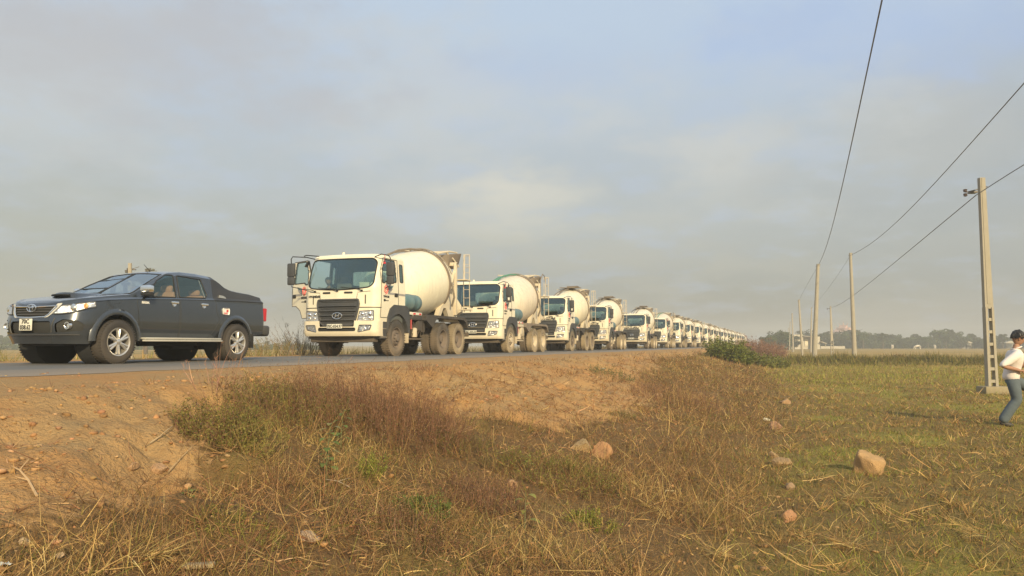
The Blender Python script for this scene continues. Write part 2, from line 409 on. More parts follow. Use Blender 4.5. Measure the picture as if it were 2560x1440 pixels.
Q = np.stack([I[:-1, :-1], I[1:, :-1], I[1:, 1:], I[:-1, 1:]], -1).reshape(-1, 4)
zc = np.zeros((nx_*ny_, 3), np.float32); zc[:, 0] = veg_amount(GX, GY).ravel(); zc[:, 1] = green_amount(GX, GY).ravel(); zc[:, 2] = dike(GX, GY).ravel()
def ground_mat():
    m = bpy.data.materials.new('earth'); m.use_nodes = True; t = NT(m.node_tree)
    a = t.n('ShaderNodeVertexColor'); a.layer_name = 'Col'; sp = t.n('ShaderNodeSeparateColor'); t.l(a.outputs[0], sp.inputs[0])
    tcn = t.n('ShaderNodeTexCoord'); ob = tcn.outputs['Object']
    n1 = t.noise(ob, .9, 6, .62); n2 = t.noise(ob, 7, 5, .6); n3 = t.noise(ob, 38, 4, .6)
    dirt = t.mix(t.ramp(n1, .32, .68), (.475, .262, .105), (.42, .28, .135))
    dirt = t.mix(t.math('MULTIPLY', t.ramp(n2, .52, .74), .55), dirt, (.33, .195, .085))
    dirt = t.mix(t.math('MULTIPLY', t.ramp(n3, .55, .75), .4), dirt, (.50, .34, .18))
    soil = t.mix(n2, (.135, .082, .036), (.225, .138, .06)); soil = t.mix(t.math('MULTIPLY', t.ramp(n3, .45, .7), .5), soil, (.28, .18, .08))
    grn = t.mix(n2, (.22, .195, .045), (.36, .29, .085))
    # far fields: long bands of stubble, hay and green
    mp = t.n('ShaderNodeMapping'); mp.inputs['Rotation'].default_value = (0, 0, -YAW); mp.inputs['Scale'].default_value = (.012, .09, 1); t.l(ob, mp.inputs[0])
    nb = t.noise(mp.outputs[0], 1.0, 4, .6)
    nb2 = t.noise(mp.outputs[0], 3.7, 3, .6)
    fld = t.mix(t.ramp(nb, .36, .60), (.46, .285, .09), (.25, .19, .045)); fld = t.mix(t.math('MULTIPLY', t.ramp(nb2, .5, .68), .6), fld, (.48, .31, .11))
    s = t.n('ShaderNodeSeparateXYZ'); t.l(ob, s.inputs[0])
    veg = t.mix(sp.outputs[1], soil, grn)
    far = t.ramp(s.outputs[1], 16, 60); veg = t.mix(far, veg, fld)
    veg = t.mix(t.ramp(s.outputs[0], -14.6, -17.0), veg, fld)
    veg = t.mix(sp.outputs[2], veg, (.10, .10, .03))
    e = t.ramp(t.math('ADD', sp.outputs[0], t.math('MULTIPLY', t.math('SUBTRACT', n2, .5), 2.0)), .3, .75)
    c = t.mix(e, dirt, veg)
    b = t.n('ShaderNodeBsdfPrincipled'); t.l(c, b.inputs['Base Color']); b.inputs['Roughness'].default_value = .95; b.inputs['Specular IOR Level'].default_value = .15
    bp = t.n('ShaderNodeBump'); bp.inputs['Strength'].default_value = 1.0; bp.inputs['Distance'].default_value = .05
    t.l(t.math('ADD', t.noise(ob, 16, 6, .68), t.math('MULTIPLY', n3, .5)), bp.inputs['Height']); t.l(bp.outputs[0], b.inputs['Normal'])
    o = t.n('ShaderNodeOutputMaterial'); t.l(b.outputs[0], o.inputs[0]); return m
gr = raw_mesh('ground', np.stack([GX.ravel(), GY.ravel(), GZ.ravel()], 1), Q, None, ground_mat(), zc, smooth=True); tag(gr, kind='structure')
# asphalt: one long strip with ragged edges where the dirt creeps over it
ry = axis([(-30, 0, 1.5), (0, 40, .22), (40, 120, .8), (120, 1000, 15)])
e1 = -7.75+(fbm(ry*1.1, ry*0, 51)-.5)*.55; e2 = -13.75+(fbm(ry*1.1, ry*0+9, 52)-.5)*.4
RX = np.stack([e1+(e2-e1)*k for k in np.linspace(0, 1, 9)], 1); RY = np.repeat(ry[:, None], 9, 1)
RZ = hgt(RX, RY)*0+ROAD_Z+.03*(1-((RX+10.75)/3.0)**2)*.3; RZ[:, 0] = hgt(RX[:, 0], RY[:, 0])+.004; RZ[:, -1] = hgt(RX[:, -1], RY[:, -1])+.004
I = np.arange(len(ry)*9).reshape(-1, 9); Q = np.stack([I[:-1, 1:], I[1:, 1:], I[1:, :-1], I[:-1, :-1]], -1).reshape(-1, 4)
m_as = bpy.data.materials.new('asphalt'); m_as.use_nodes = True; t = NT(m_as.node_tree); tcn = t.n('ShaderNodeTexCoord'); ob = tcn.outputs['Object']
s = t.n('ShaderNodeSeparateXYZ'); t.l(ob, s.inputs[0]); mp = t.n('ShaderNodeMapping'); mp.inputs['Scale'].default_value = (1.6, .25, 1); t.l(ob, mp.inputs[0])
nn = t.noise(mp.outputs[0], 1.1, 5, .6); dusty = t.math('ADD', t.math('MULTIPLY', t.ramp(nn, .42, .75), .45), t.math('MULTIPLY', t.ramp(s.outputs[0], -10.2, -7.7), .75), True)
c = t.mix(t.noise(ob, 60, 3), (.105, .102, .095), (.15, .145, .135)); c = t.mix(dusty, c, (.30, .225, .15))
b = t.n('ShaderNodeBsdfPrincipled'); t.l(c, b.inputs['Base Color']); b.inputs['Roughness'].default_value = .75
o = t.n('ShaderNodeOutputMaterial'); t.l(b.outputs[0], o.inputs[0])
tag(raw_mesh('road', np.stack([RX.ravel(), RY.ravel(), RZ.ravel()], 1), Q, None, m_as, smooth=True), kind='structure')

# ================================================================== MATERIALS FOR VEHICLES
M = dict(
 white=mat('white_paint', (.82, .765, .60), .34, var=.03, dust=.55, dz=(.5, 1.5), dcol=(.55, .43, .27)),
 drum=mat('drum_paint', (.82, .77, .60), .38, var=.04, streak=.25, dust=.35, dz=(1.2, 2.4), dcol=(.55, .45, .32)),
 frame=mat('cream_frame', (.62, .55, .42), .6, var=.12, dust=.6, dcol=(.42, .31, .19)),
 plastic=mat('grey_plastic', (.05, .054, .060), .6, var=.15, dust=.12, dz=(.2, 1.4)),
 slat=mat('grille_grey', (.085, .09, .095), .5, var=.1, dust=.1),
 black=mat('black_rubber', (.02, .02, .02), .55),
 seam=mat('seam_shadow', (.03, .03, .028), .8),
 chassis=mat('chassis_dark', (.045, .042, .04), .8, var=.3, dust=.5, dz=(.2, 1.3), dcol=(.24, .18, .12)),
 tyre=mat('tyre_rubber', (.05, .047, .043), .85, var=.2, dust=.75, dz=(.1, 1.1), dcol=(.27, .205, .14), bump=.3),
 tyre_pale=mat('dusty_tyre', (.12, .10, .075), .9, var=.2, dust=.9, dz=(.1, 1.4), dcol=(.42, .33, .21), bump=.3),
 rim=mat('dusty_rim', (.13, .11, .095), .7, var=.2, dust=.5, dcol=(.30, .22, .15)),
 chrome=mat('chrome', (.85, .83, .78), .12, 1., var=.03),
 lamp=mat('lamp_reflector', (.92, .9, .85), .16, .9, var=.25, scale=30, bump=1., bscale=26),
 blue=mat('blue_tank_paint', (.085, .17, .20), .5, var=.25, dust=.6, dz=(1.0, 1.7), dcol=(.28, .25, .2)),
 grey=mat('grey_steel', (.27, .24, .2), .6, var=.2, dust=.4),
 rust=mat('dirty_steel', (.20, .165, .13), .8, var=.35, dust=.3),
 red=mat('red_cloth', (.62, .04, .05), .7), redp=mat('red_paint', (.50, .06, .06), .5, dust=.3),
 plate=mat('plate_white', (.70, .68, .58), .5, var=.04), ink=mat('plate_ink', (.03, .03, .03), .6),
 logored=mat('logo_red', (.75, .17, .15), .5), stripe=mat('stripe_teal', (.10, .18, .20), .5), stripeg=mat('stripe_grey', (.33, .31, .30), .5),
 inner=mat('cab_lining', (.11, .12, .115), .9), seat=mat('seat_grey', (.16, .15, .14), .9), whitecap=mat('helmet_white', (.75, .8, .7), .4),
 glass=glass('cab_glass', (.62, .74, .68), .13), skin=mat('skin', (.36, .20, .13), .55, var=.06, spec=.3), cloth=mat('dark_cloth', (.05, .05, .055), .9),
 green=mat('green_hose', (.08, .25, .17), .6), tan=mat('tan_leather', (.52, .30, .17), .6, var=.06),
)
# ================================================================== CEMENT MIXER TRUCK (front axle at y=0, nose towards -y, ground z=0)
def loop(s, W, yf, yb, r, rb, bow):
    sg = np.where(s < .5, -1., 1.); q = np.minimum(s % 1., 1-(s % 1.)); W = W+0*q; yf = yf+0*q; yb = yb+0*q
    a1 = np.clip((q-.08)/.02, 0, 1)*np.pi/2; a2 = np.clip((q-.32)/.06, 0, 1)*np.pi/2
    x = np.select([q < .08, q < .10, q < .32, q < .38], [(W-rb)*q/.08, W-rb+rb*np.sin(a1), W, W-r+r*np.cos(a2)], (W-r)*(1-np.clip((q-.38)/.12, 0, 1)))
    y = np.select([q < .08, q < .10, q < .32, q < .38], [yb, yb-rb+rb*np.cos(a1), yb-rb+(yf+r-yb+rb)*np.clip((q-.10)/.22, 0, 1), yf+r-r*np.sin(a2)], yf)
    y = y-bow*(1-(x/W)**2)*(q > .31)
    return x*sg, y
CW, CYF, CBOW = 1.22, -1.20, .15
def cab_wyf(z):
    k = np.clip((z-1.95)/.9, 0, 1); return CW-.075*k-.02*np.clip((1.5-z)/.5, 0, 1), CYF+.24*k**1.25
def cabP(s, z, inset=0.):
    zc_ = np.minimum(z, 2.85); W, yf = cab_wyf(zc_); q = np.clip((z-2.85)/.3, 0, 1); a = np.clip(q*2, 0, 1)*np.pi/2; q2 = np.clip(q*2-1, 0, 1)
    ins = inset+.11*(1-np.cos(a))+.45*q2; zz_ = zc_+(.115-inset*.3)*np.sin(a)+.035*np.sin(q2*np.pi/2)
    x, y = loop(s, W-ins, yf+ins, .50-ins, .20, .05, CBOW); return np.stack([x, y, zz_], -1)
def front_y(x, z): W, yf = cab_wyf(np.asarray(z, float)); return yf-CBOW*(1-(np.asarray(x)/W)**2)
DOORP = [(-1.02, 1.13), (.0, 1.13), (.02, 2.84), (-.80, 2.84), (-.98, 2.45)]
SWINP = [(-.90, 2.17), (-.14, 2.20), (-.16, 2.76), (-.70, 2.76), (-.86, 2.50)]
ARCHP = [(-.62, .3), (-.62, .85), (-.60, 1.15), (-.48, 1.38), (-.25, 1.50), (.9, 1.50), (.9, .3)]
def patch_on(fn, sdf, x0, x1, z0, z1, off, n=(60, 24)):        # piece of a curved front cut to an outline
    def P(u, v): return np.stack([u, fn(u, v)-off, v], -1)
    return sheet(P, np.linspace(x0, x1, n[0]), np.linspace(z0, z1, n[1]), [lambda p: sdf(p[:, 0], p[:, 2])])[0]
def wheel(B_t, B_r, B_h, x, y, z, R, wd, sgn, kind):
    k = wd/2; s = sgn
    prof = [(-k*.8, R*.56), (-k*.98, R*.62), (-k*1.02, R*.78), (-k*.9, R*.93), (-k*.72, R*.985), (0, R), (k*.72, R*.985), (k*.9, R*.93), (k*1.02, R*.78), (k*.98, R*.62), (k*.8, R*.56)]
    B_t.lathe(prof, (x, y, z), 'x', 44)
    for i in range(44):
        an = 2*math.pi*i/44
        for sd_ in (-1, 1):
            Mx = Matrix.Rotation(an+(.03 if sd_ > 0 else -.03), 4, 'X')
            B_t.box((x+sd_*k*.62, y-(math.sin(an))*R*.985, z+math.cos(an)*R*.985), (k*.66, R*.062, R*.05), rot=Mx)
    if kind == 'front':
        pr = [(s*k*.8, R*.57), (s*k*.95, R*.575), (s*k*.9, R*.53), (s*k*.45, R*.50), (s*k*.35, R*.44), (s*k*.75, R*.36), (s*k*.85, R*.28), (s*k*.85, R*.22), (s*k*1.25, R*.19), (s*k*1.3, R*.1), (s*k*1.3, .001)]
    else:
        pr = [(s*k*.8, R*.57), (s*k*.95, R*.575), (s*k*.88, R*.53), (-s*k*.2, R*.48), (-s*k*.5, R*.40), (-s*k*.5, R*.24), (s*k*.45, R*.22), (s*k*.5, R*.17), (s*k*.5, .001)]
    B_r.lathe(pr, (x, y, z), 'x', 32)
    B_h.lathe([(s*k*(.8 if kind == 'front' else -.55), R*.16), (s*k*(.8 if kind == 'front' else -.55), R*.37)], (x, y, z), 'x', 24)
    for i in range(10):
        an = 2*math.pi*i/10; rr = R*.30 if kind == 'front' else R*.32; xx = x+s*(k*.85 if kind == 'front' else -k*.5)
        B_h.cyl((xx, y+math.cos(an)*rr, z+math.sin(an)*rr), (xx+s*.045, y+math.cos(an)*rr, z+math.sin(an)*rr), .018, 6)
US = np.concatenate([np.linspace(0, .08, 15)[:-1], np.linspace(.08, .10, 4)[:-1], np.linspace(.10, .32, 56)[:-1], np.linspace(.32, .38, 12)[:-1], np.linspace(.38, .62, 73)[:-1], np.linspace(.62, .68, 12)[:-1], np.linspace(.68, .90, 56)[:-1], np.linspace(.90, .92, 4)[:-1], np.linspace(.92, 1., 15)[:-1]])
VS = np.concatenate([np.linspace(1.0, 2.85, 76), np.linspace(2.87, 3.15, 12)])
def build_truck(root, v):
    openD = v.get('open', False); P_ = v.get('paint', M['white'])
    side = lambda p: .98-np.abs(p[:, 0])
    rgs = [lambda p: np.maximum(rbox(p[:, 0], p[:, 2]-.09*(p[:, 0]/1.1)**2*np.clip((2.6-p[:, 2])/.6, 0, 1), 0, 2.365, 1.075, .455, .17), p[:, 1]+.75),
           lambda p: np.maximum(poly_sdf(p[:, 1], p[:, 2], SWINP, .03), np.maximum(side(p), -p[:, 0])),
           lambda p: np.maximum(poly_sdf(p[:, 1], p[:, 2], SWINP, .03), np.maximum(side(p), p[:, 0])),
           lambda p: np.maximum(rbox(p[:, 1], p[:, 2], .25, 2.47, .10, .27, .05), side(p)),
           lambda p: np.maximum(poly_sdf(p[:, 1], p[:, 2], ARCHP), side(p)),
           lambda p: np.maximum(poly_sdf(p[:, 1], p[:, 2], DOORP, .01), np.maximum(side(p), -p[:, 0])),
           lambda p: np.maximum(poly_sdf(p[:, 1], p[:, 2], DOORP, .01), np.maximum(side(p), p[:, 0]))]
    rgs.append(lambda p: np.maximum(rbox(p[:, 0], p[:, 2], 0, 2.38, .62, .22, .06), .38-p[:, 1]))
    out = sheet(cabP, US, VS, rgs, closed=True)
    b = MB(); b.add(*out[-1]); top = cabP(US, np.full(len(US), 3.15)); b.add(top, [range(len(US))])
    b.cyl((-.2, -.75, 2.98), (-.2, -.75, 3.06), .04, 10)
    cab = b.build('cab', P_, root, 30)
    inn = sheet(lambda s, z: cabP(s, z, .045), US[::2], VS[::2], [rgs[0], rgs[1], rgs[2], rgs[3], rgs[7]]+([rgs[6]] if openD else []), closed=True)
    b = MB(); b.add(*inn[-1]); b.box((0, -.30, 1.22), (2.2, 1.5, .05)); b.box((0, -.98, 1.72), (2.2, .34, .38), .06); b.box((0, .40, 1.5), (2.2, .03, .6))
    b.build('interior', M['inner'], cab)
    b = MB(); b.add(*out[7]); rw = b.build('rear_window', M['glass'], cab)
    b = MB()
    for sx in (-.62, .62): b.box((sx, -.25, 1.50), (.52, .5, .18), .05); b.box((sx, .02, 1.90), (.50, .16, .68), .06); b.box((sx, .04, 2.33), (.28, .1, .18), .04)
    b.build('seat', M['seat'], cab)
    b = MB(); b.tube([(.62+.2*math.cos(a), -.68-.08*math.sin(a), 1.93+.17*math.sin(a)) for a in np.linspace(0, 2*math.pi, 20)[:-1]], .014, 6, closed=True); b.build('steering_wheel', M['black'], cab)
    g = MB(); g.add(*out[0]); ws = g.build('windshield', M['glass'], root)
    gk = MB()
    for lp in boundary_loops(*out[0]): gk.tube(lp, .020, 6, closed=True)
    gk.build('gasket', M['black'], ws)
    g = MB(); g.add(*out[3]); qw = g.build('quarter_window', M['glass'], cab)
    sm = MB()
    for lp in boundary_loops(*out[3]): sm.tube(lp, .015, 6, closed=True)
    sm.build('gasket', M['black'], qw)
    # doors
    for sgn, kd, kw in ((1, 5, 1), (-1, 6, 2)):
        if kd not in out: continue
        b = MB(); b.add(*out[kd]); g = MB(); g.add(*out[kw]); gs = MB(); se = MB()
        for lp in boundary_loops(*out[kw]): gs.tube(lp, .016, 6, closed=True)
        for lp in boundary_loops(*out[kd]):
            if abs(np.ptp([p[1] for p in lp])) > .95: se.tube(lp, .010, 5, closed=True)
        hd = MB(); hd.box((sgn*1.225, -.13, 1.80), (.03, .19, .11), .01); hd.box((sgn*1.222, -.82, 1.62), (.02, .10, .07), .01)
        lg = MB(); cx, cy, cz = sgn*1.226, -.74, 1.93
        for i in range(7):
            a0 = 2*math.pi*i/7; pts = [(cx, cy-sgn*(.035+.095*tt)*math.cos(a0+1.6*tt), cz+(.045+.105*tt)*math.sin(a0+1.6*tt)) for tt in np.linspace(0, 1, 7)]
            lg.tube(pts, [.006+.012*math.sin(math.pi*tt) for tt in np.linspace(0, 1, 7)], 4)
        st = MB(); st.prism([(-.60, 2.02), (-.28, 2.08), (-.50, 1.86), (-.62, 1.86)], sgn*1.222, sgn*1.2235, 'yz'); st.prism([(-.60, 1.895), (-.52, 1.895), (-.55, 1.80), (-.61, 1.80)], sgn*1.2237, sgn*1.225, 'yz')
        sg_ = MB(); sg_.prism([(-.55, 1.86), (.0, 1.86), (.0, 1.80), (-.58, 1.80)], sgn*1.2241, sgn*1.226, 'yz'); sg_.prism([(-.48, 1.98), (-.34, 1.98), (-.44, 1.88), (-.55, 1.88)], sgn*1.2241, sgn*1.226, 'yz')
        tx = MB(); tx.text(v.get('doortext', 'TAPHOSE'), .058, (sgn*1.2225, -.72, 1.70), (0, sgn, 0), (0, 0, 1), bold=.004)
        tx.text('0918.337.337', .03, (sgn*1.2225, -.70, 1.60), (0, sgn, 0), (0, 0, 1))
        MBs = [b, g, gs, se, hd, lg, st, sg_, tx]
        if openD and sgn < 0:
            T = Matrix.Translation((-1.20, -1.0, 0)) @ Matrix.Rotation(R_(62), 4, 'Z') @ Matrix.Translation((1.20, 1.0, 0))
            ip = MB(); ip.add([(p[0]+.05, p[1], p[2]) for p in out[kd][0]], out[kd][1]); ip.xf(T)
            for q in MBs: q.xf(T)
        d = b.build('door', P_, root); w_ = g.build('side_window', M['glass'], d); gs.build('gasket', M['black'], d); se.build('door_seal', M['seam'], d)
        if openD and sgn < 0: ip.build('door_lining', M['inner'], d)
        hd.build('door_handle', M['black'], d); lg.build('emblem', M['logored'], d); st.build('stripe', M['stripe'], d); sg_.build('stripe', M['stripeg'], d); tx.build('lettering', M['ink'], d)
    b = MB(); b.prism([(.02, 1.86), (.46, 1.86), (.46, 1.80), (.02, 1.80)], 1.222, 1.2235, 'yz'); b.build('stripe', M['stripeg'], cab)
    # cab front details
    b = MB()
    for sx in (-1, 1):
        xs = np.linspace(.66, 1.0, 8)*sx; b.tube([(x, front_y(x, 1.40)-.004, 1.40) for x in xs]+[tuple(cabP(np.array([.5+sx*q]), np.array([1.40]))[0]+np.array([sx*.004, -.004, 0])) for q in (.125, .135, .15, .165, .18)], .012, 5)
        b.tube([(sx*.62, front_y(.62, 1.80)-.003, 1.80), (sx*.56, front_y(.56, 1.40)-.003, 1.40)], .007, 4)
        b.tube([(sx*1.0, front_y(1.0, 1.86)-.003, 1.86), (sx*.62, front_y(.62, 1.83)-.003, 1.83)], .008, 4)
        b.add(*patch_on(front_y, lambda u, v: rbox(u, v, sx*.86, 1.63, .016, .13, .01), sx*.86-.05, sx*.86+.05, 1.48, 1.78, .007, (12, 16)))
        b.add(*patch_on(front_y, lambda u, v: rbox(u, v, sx*.36-.02, 1.845-.02*abs(sx), .135, .028, .025), sx*.36-.2, sx*.36+.2, 1.78, 1.90, .008, (24, 12)))
    b.build('panel_gap', M['seam'], cab)
    b = MB()
    for x0 in (-.83, -.05, .72):
        y0 = front_y(x0, 1.88)-.04; b.box((x0+.04, y0+.02, 1.88), (.06, .05, .045), .01); b.tube([(x0+.04, y0-.01, 1.885), (x0-.10, y0-.005, 1.935), (x0-.34, front_y(x0-.34, 1.95)-.03, 1.95)], .012, 5); b.tube([(x0-.62, front_y(x0-.62, 1.975)-.025, 1.985), (x0-.30, front_y(x0-.3, 1.95)-.025, 1.945)], .011, 5)
    b.build('wiper', M['black'], root)
    GP = [(-.64, 1.60), (.64, 1.60), (.66, 1.50), (.62, 1.30), (.54, .97), (.45, .91), (-.45, .91), (-.54, .97), (-.62, 1.30), (-.66, 1.50)]
    gs = patch_on(front_y, lambda u, v: poly_sdf(u, v, GP, .02), -.75, .75, .85, 1.68, .022, (80, 50)); b = MB(); b.add(*gs)
    for lp in boundary_loops(*gs): b.tube(lp, .030, 8, closed=True)
    sl = MB()
    for zz, hw in ((1.44, .62), (1.30, .60), (1.17, .57), (1.04, .53)):
        xs = np.linspace(-hw, hw, 14); sl.tube([(x, front_y(x, zz)-.05, zz) for x in xs], .032, 6, flat=.45)
    for zz in (1.56, 1.37, 1.235, 1.105, .97):
        xs = np.linspace(-.54, .54, 10); b.tube([(x, front_y(x, zz)-.028, zz) for x in xs], .012, 4)
    grl = b.build('grille', M['plastic'], root); sl.build('grille_bar', v.get('slat', M['slat']), grl)
    b = MB(); ly = float(front_y(0, 1.16))-.085; lx = .04; b.tube([(lx+.155*math.cos(a), ly, 1.16+.085*math.sin(a)) for a in np.linspace(0, 2*math.pi, 25)[:-1]], .012, 6, closed=True)
    b.tube([(lx-.075, ly-.004, 1.095), (lx-.045, ly-.004, 1.16), (lx-.035, ly-.004, 1.225)], [.010, .016, .010], 6); b.tube([(lx+.035, ly-.004, 1.095), (lx+.045, ly-.004, 1.16), (lx+.075, ly-.004, 1.225)], [.010, .016, .010], 6)
    b.tube([(lx-.045, ly-.004, 1.14), (lx, ly-.004, 1.162), (lx+.045, ly-.004, 1.18)], .011, 6); b.build('emblem', M['chrome'], grl)
    b = MB()
    if v.get('bigtext'): b.text('HYUNDAI', .105, (.02, float(front_y(0, 1.66))-.02, 1.685), (1, 0, 0), (0, 0, 1), .006, bold=.008, wscale=1.75)
    else: b.text('HYUNDAI', .062, (-.82, float(front_y(.82, 1.70))-.012, 1.70), (1, -.22, 0), (0, 0, 1), .004, bold=.004, wscale=1.15)
    b.build('lettering', M['ink'], root)
    for sx in (-1, 1):
        hl = patch_on(front_y, lambda u, v: poly_sdf(u, v, [(sx*.66, 1.03), (sx*1.09, 1.05), (sx*1.09, 1.29), (sx*.72, 1.27)], .02), min(sx*.6, sx*1.15), max(sx*.6, sx*1.15), .98, 1.34, .014, (36, 24))
        b = MB(); b.add(*hl); l_ = b.build('headlight', M['lamp'], root); b = MB()
        for lp in boundary_loops(*hl): b.tube(lp, .012, 5, closed=True)
        b.build('bezel', M['slat'], l_); b = MB()
        for hx, hz, rr in ((.78, 1.21, .05), (.99, 1.21, .055), (.80, 1.10, .045), (.98, 1.10, .05), (.89, 1.16, .035)):
            b.lathe([(0, rr), (-.012, rr*.8), (-.022, rr*.4), (-.024, .001)], (sx*hx, float(front_y(hx, hz))-.018, hz), 'y', 14)
        b.build('bulb_bowl', M['chrome'], l_)
    # bumper
    def bmp_y(x, z): return -1.27-CBOW*(1-(np.asarray(x)/1.235)**2)+.5*np.clip(.74-z, 0, 1)**2*4
    def bP(s, z):
        Wb = 1.235-.6*np.clip(.72-z, 0, 1)**2; x, y = loop(s, Wb, -1.27, 1.0, .17, .05, CBOW); return np.stack([x, y+2.*np.clip(.74-z, 0, 1)**2, z], -1)
    UB = np.concatenate([np.linspace(.302, .32, 4)[:-1], np.linspace(.32, .38, 12)[:-1], np.linspace(.38, .62, 81), np.linspace(.62, .68, 12)[1:], np.linspace(.68, .698, 4)[1:]])
    grg = lambda p: poly_sdf(p[:, 0], p[:, 2], [(-.53, .88), (.53, .88), (.56, 1.2), (-.56, 1.2)], .03)
    o2 = sheet(bP, UB, np.concatenate([np.linspace(.585, 1.02, 26)]), [lambda p: np.maximum(rbox(p[:, 0], p[:, 2], -.0, .775, .60, .042, .03), p[:, 1]+1.0), lambda p: poly_sdf(p[:, 0], p[:, 2], [(.70, .72), (1.02, .78), (1.06, .88), (.74, .88)], .015), lambda p: poly_sdf(-p[:, 0], p[:, 2], [(.70, .72), (1.02, .78), (1.06, .88), (.74, .88)], .015), grg])
    b = MB(); b.add(*o2[-1]); tp = bP(UB, np.full(len(UB), 1.02)); b.add(np.concatenate([tp, tp+np.array([0, .16, .0])]), [(i, i+1, len(UB)+i+1, len(UB)+i) for i in range(len(UB)-1)])
    bmp = b.build('bumper', P_, root); b = MB(); b.add(o2[0][0]+np.array([0, .03, 0]), o2[0][1])
    for lp in boundary_loops(*o2[0]): b.tube(lp, .012, 5, closed=True)
    b.build('air_slot', M['seam'], bmp)
    for k in (1, 2):
        b = MB(); b.add(o2[k][0]+np.array([0, .015, 0]), o2[k][1]); f_ = b.build('fog_light', M['lamp'], bmp); b = MB()
        for lp in boundary_loops(*o2[k]): b.tube(lp, .014, 5, closed=True)
        c0 = o2[k][0].mean(0); sx = -1 if c0[0] < 0 else 1
        for q in (-.08, .07): b.lathe([(0, .05), (-.02, .05)], (c0[0]+q, c0[1]-.005+abs(q)*.1, c0[2]), 'y', 14)
        b.build('bezel', M['slat'], f_)
    b = MB(); py_ = float(bmp_y(-.04, .86))-.03; b.box((-.03, py_, .865), (.50, .012, .125), .004); pl = b.build('licence_plate', M['plate'], root)
    b = MB(); b.text(v.get('plate', '70C-034.97'), .085, (-.03, py_-.008, .823), (1, 0, 0), (0, 0, 1), .002, bold=.003, wscale=.86); b.build('plate_number', M['ink'], pl)
    # under the cab
    b = MB(); b.box((0, -.98, .52), (2.1, .30, .22), .04); b.box((0, -.5, .62), (.5, .9, .35), .05); b.cyl((-1.0, 0, .54), (1.0, 0, .54), .075, 12); b.box((0, .2, .95), (1.5, 1.5, .18)); b.box((.15, .35, .75), (.7, .8, .5), .05)
    for sx in (-.42, .42): b.box((sx, 2.7, .98), (.09, 6.0, .27))
    for yy in (.9, 2.0, 2.9, 4.0, 5.2, 5.75): b.box((0, yy, .97), (.8, .1, .18))
    for yy in (3.3, 4.6): b.cyl((-.9, yy, .54), (.9, yy, .54), .10, 12); b.lathe([(-.2, .001), (-.18, .14), (-.08, .22), (.08, .22), (.18, .14), (.2, .001)], (0, yy, .54), 'x', 16)
    b.cyl((0, .9, .8), (0, 3.3, .6), .06, 8); b.box((0, 3.95, .75), (.7, .9, .12)); b.cyl((-.3, 5.9, .98), (.3, 5.9, .98), .04, 8); b.box((0, 5.85, .72), (2.1, .10, .16), .02)
    b.cyl((-.8, 1.35, .72), (-.8, 2.35, .72), .30, 20); b.build('chassis', M['chassis'], root)
    for sx in (-1, 1):   # steps, wings, flaps
        b = MB(); b.box((sx*1.06, -.80, .82), (.26, .40, .62), .03); b.build('step_panel', M['plastic'], root); b = MB()
        for zz in (.56, .80): b.box((sx*1.17, -.80, zz), (.07, .36, .025), .006)
        b.build('step_tread', M['grey'], root)
        arc = [(.66*math.cos(a), .57+.68*math.sin(a)) for a in np.linspace(R_(12), R_(170), 18)]
        b = MB(); b.prism([(-.655, .80), (-.63, 1.15), (-.50, 1.39), (-.26, 1.515), (.50, 1.515), (.70, 1.42), (.76, 1.1), (.74, .70)]+arc, sx*.95, sx*1.24, 'yz'); b.build('front_wing', M['plastic'], root)
        b = MB(); b.box((sx*1.05, .705, .72), (.34, .025, .66), .008); b.build('mud_flap', M['frame'] if v.get('flap', 1) else M['chassis'], root)
        b = MB(); b.prism([(1.95, 1.12), (1.98, 1.31), (5.10, 1.31), (5.30, 1.24), (5.44, .95), (5.37, .95), (5.20, 1.14), (5.0, 1.22), (2.85, 1.22), (2.66, 1.14), (2.50, .95), (2.42, .90)], sx*.60, sx*1.22, 'yz'); b.build('rear_wing', v.get('wing', M['chassis']), root)
        # mirrors
        mx = 1.38 if sx > 0 else -1.55; my = -.78 if sx > 0 else -1.40; b = MB(); b.box((mx, my, 2.52), (.25, .10, .40), .035); b.box((mx, my, 2.20), (.23, .10, .24), .035); b.box((mx, my+.01, 2.34), (.06, .06, .1))
        mr = b.build('mirror', M['plastic'], root); b = MB(); b.box((mx, my+.055, 2.52), (.20, .008, .34)); b.build('mirror_glass', M['chrome'], mr)
        b = MB(); b.tube([(sx*1.0, -1.02, 2.86), (sx*1.25, -1.08, 2.92), (mx-sx*.06, my-.03, 2.91), (mx, my-.02, 2.84), (mx, my, 2.68)], .016, 6); b.tube([(mx, my, 2.1), (mx-sx*.02, my, 2.03), (sx*1.17, -1.08 if sx < 0 else -.85, 1.93)], .014, 6)
        if sx < 0: b.tube([(-.80, -1.12, 2.93), (-1.2, -1.16, 2.97), (-1.30, -1.14, 2.95)], .016, 6); b.box((-1.27, -1.02, 2.72), (.05, .10, .20), .02, rot=('Y', .6))
        b.build('mirror_arm', M['black'], mr)
    # wheels
    for (x, y, kind, t_, nm) in [(1.06, 0, 'front', v.get('tf', M['tyre']), 'wheel'), (-1.06, 0, 'front', M['tyre'], 'wheel'), (1.07, 3.3, 'rear', v.get('tr', M['tyre']), 'wheel'), (-1.07, 3.3, 'rear', M['tyre'], 'wheel'), (1.07, 4.6, 'rear', v.get('tr2', M['tyre_pale']), 'wheel'), (-1.07, 4.6, 'rear', M['tyre'], 'wheel')]:
        s_ = 1 if x > 0 else -1; bt, br, bh = MB(), MB(), MB(); wheel(bt, br, bh, x, y, .545, .545, .28, s_, kind)
        hub = bh.build('wheel', M['rim'], root); bt.build('tyre', t_, hub); br.build('rim', v.get('rim', M['rim']), hub)
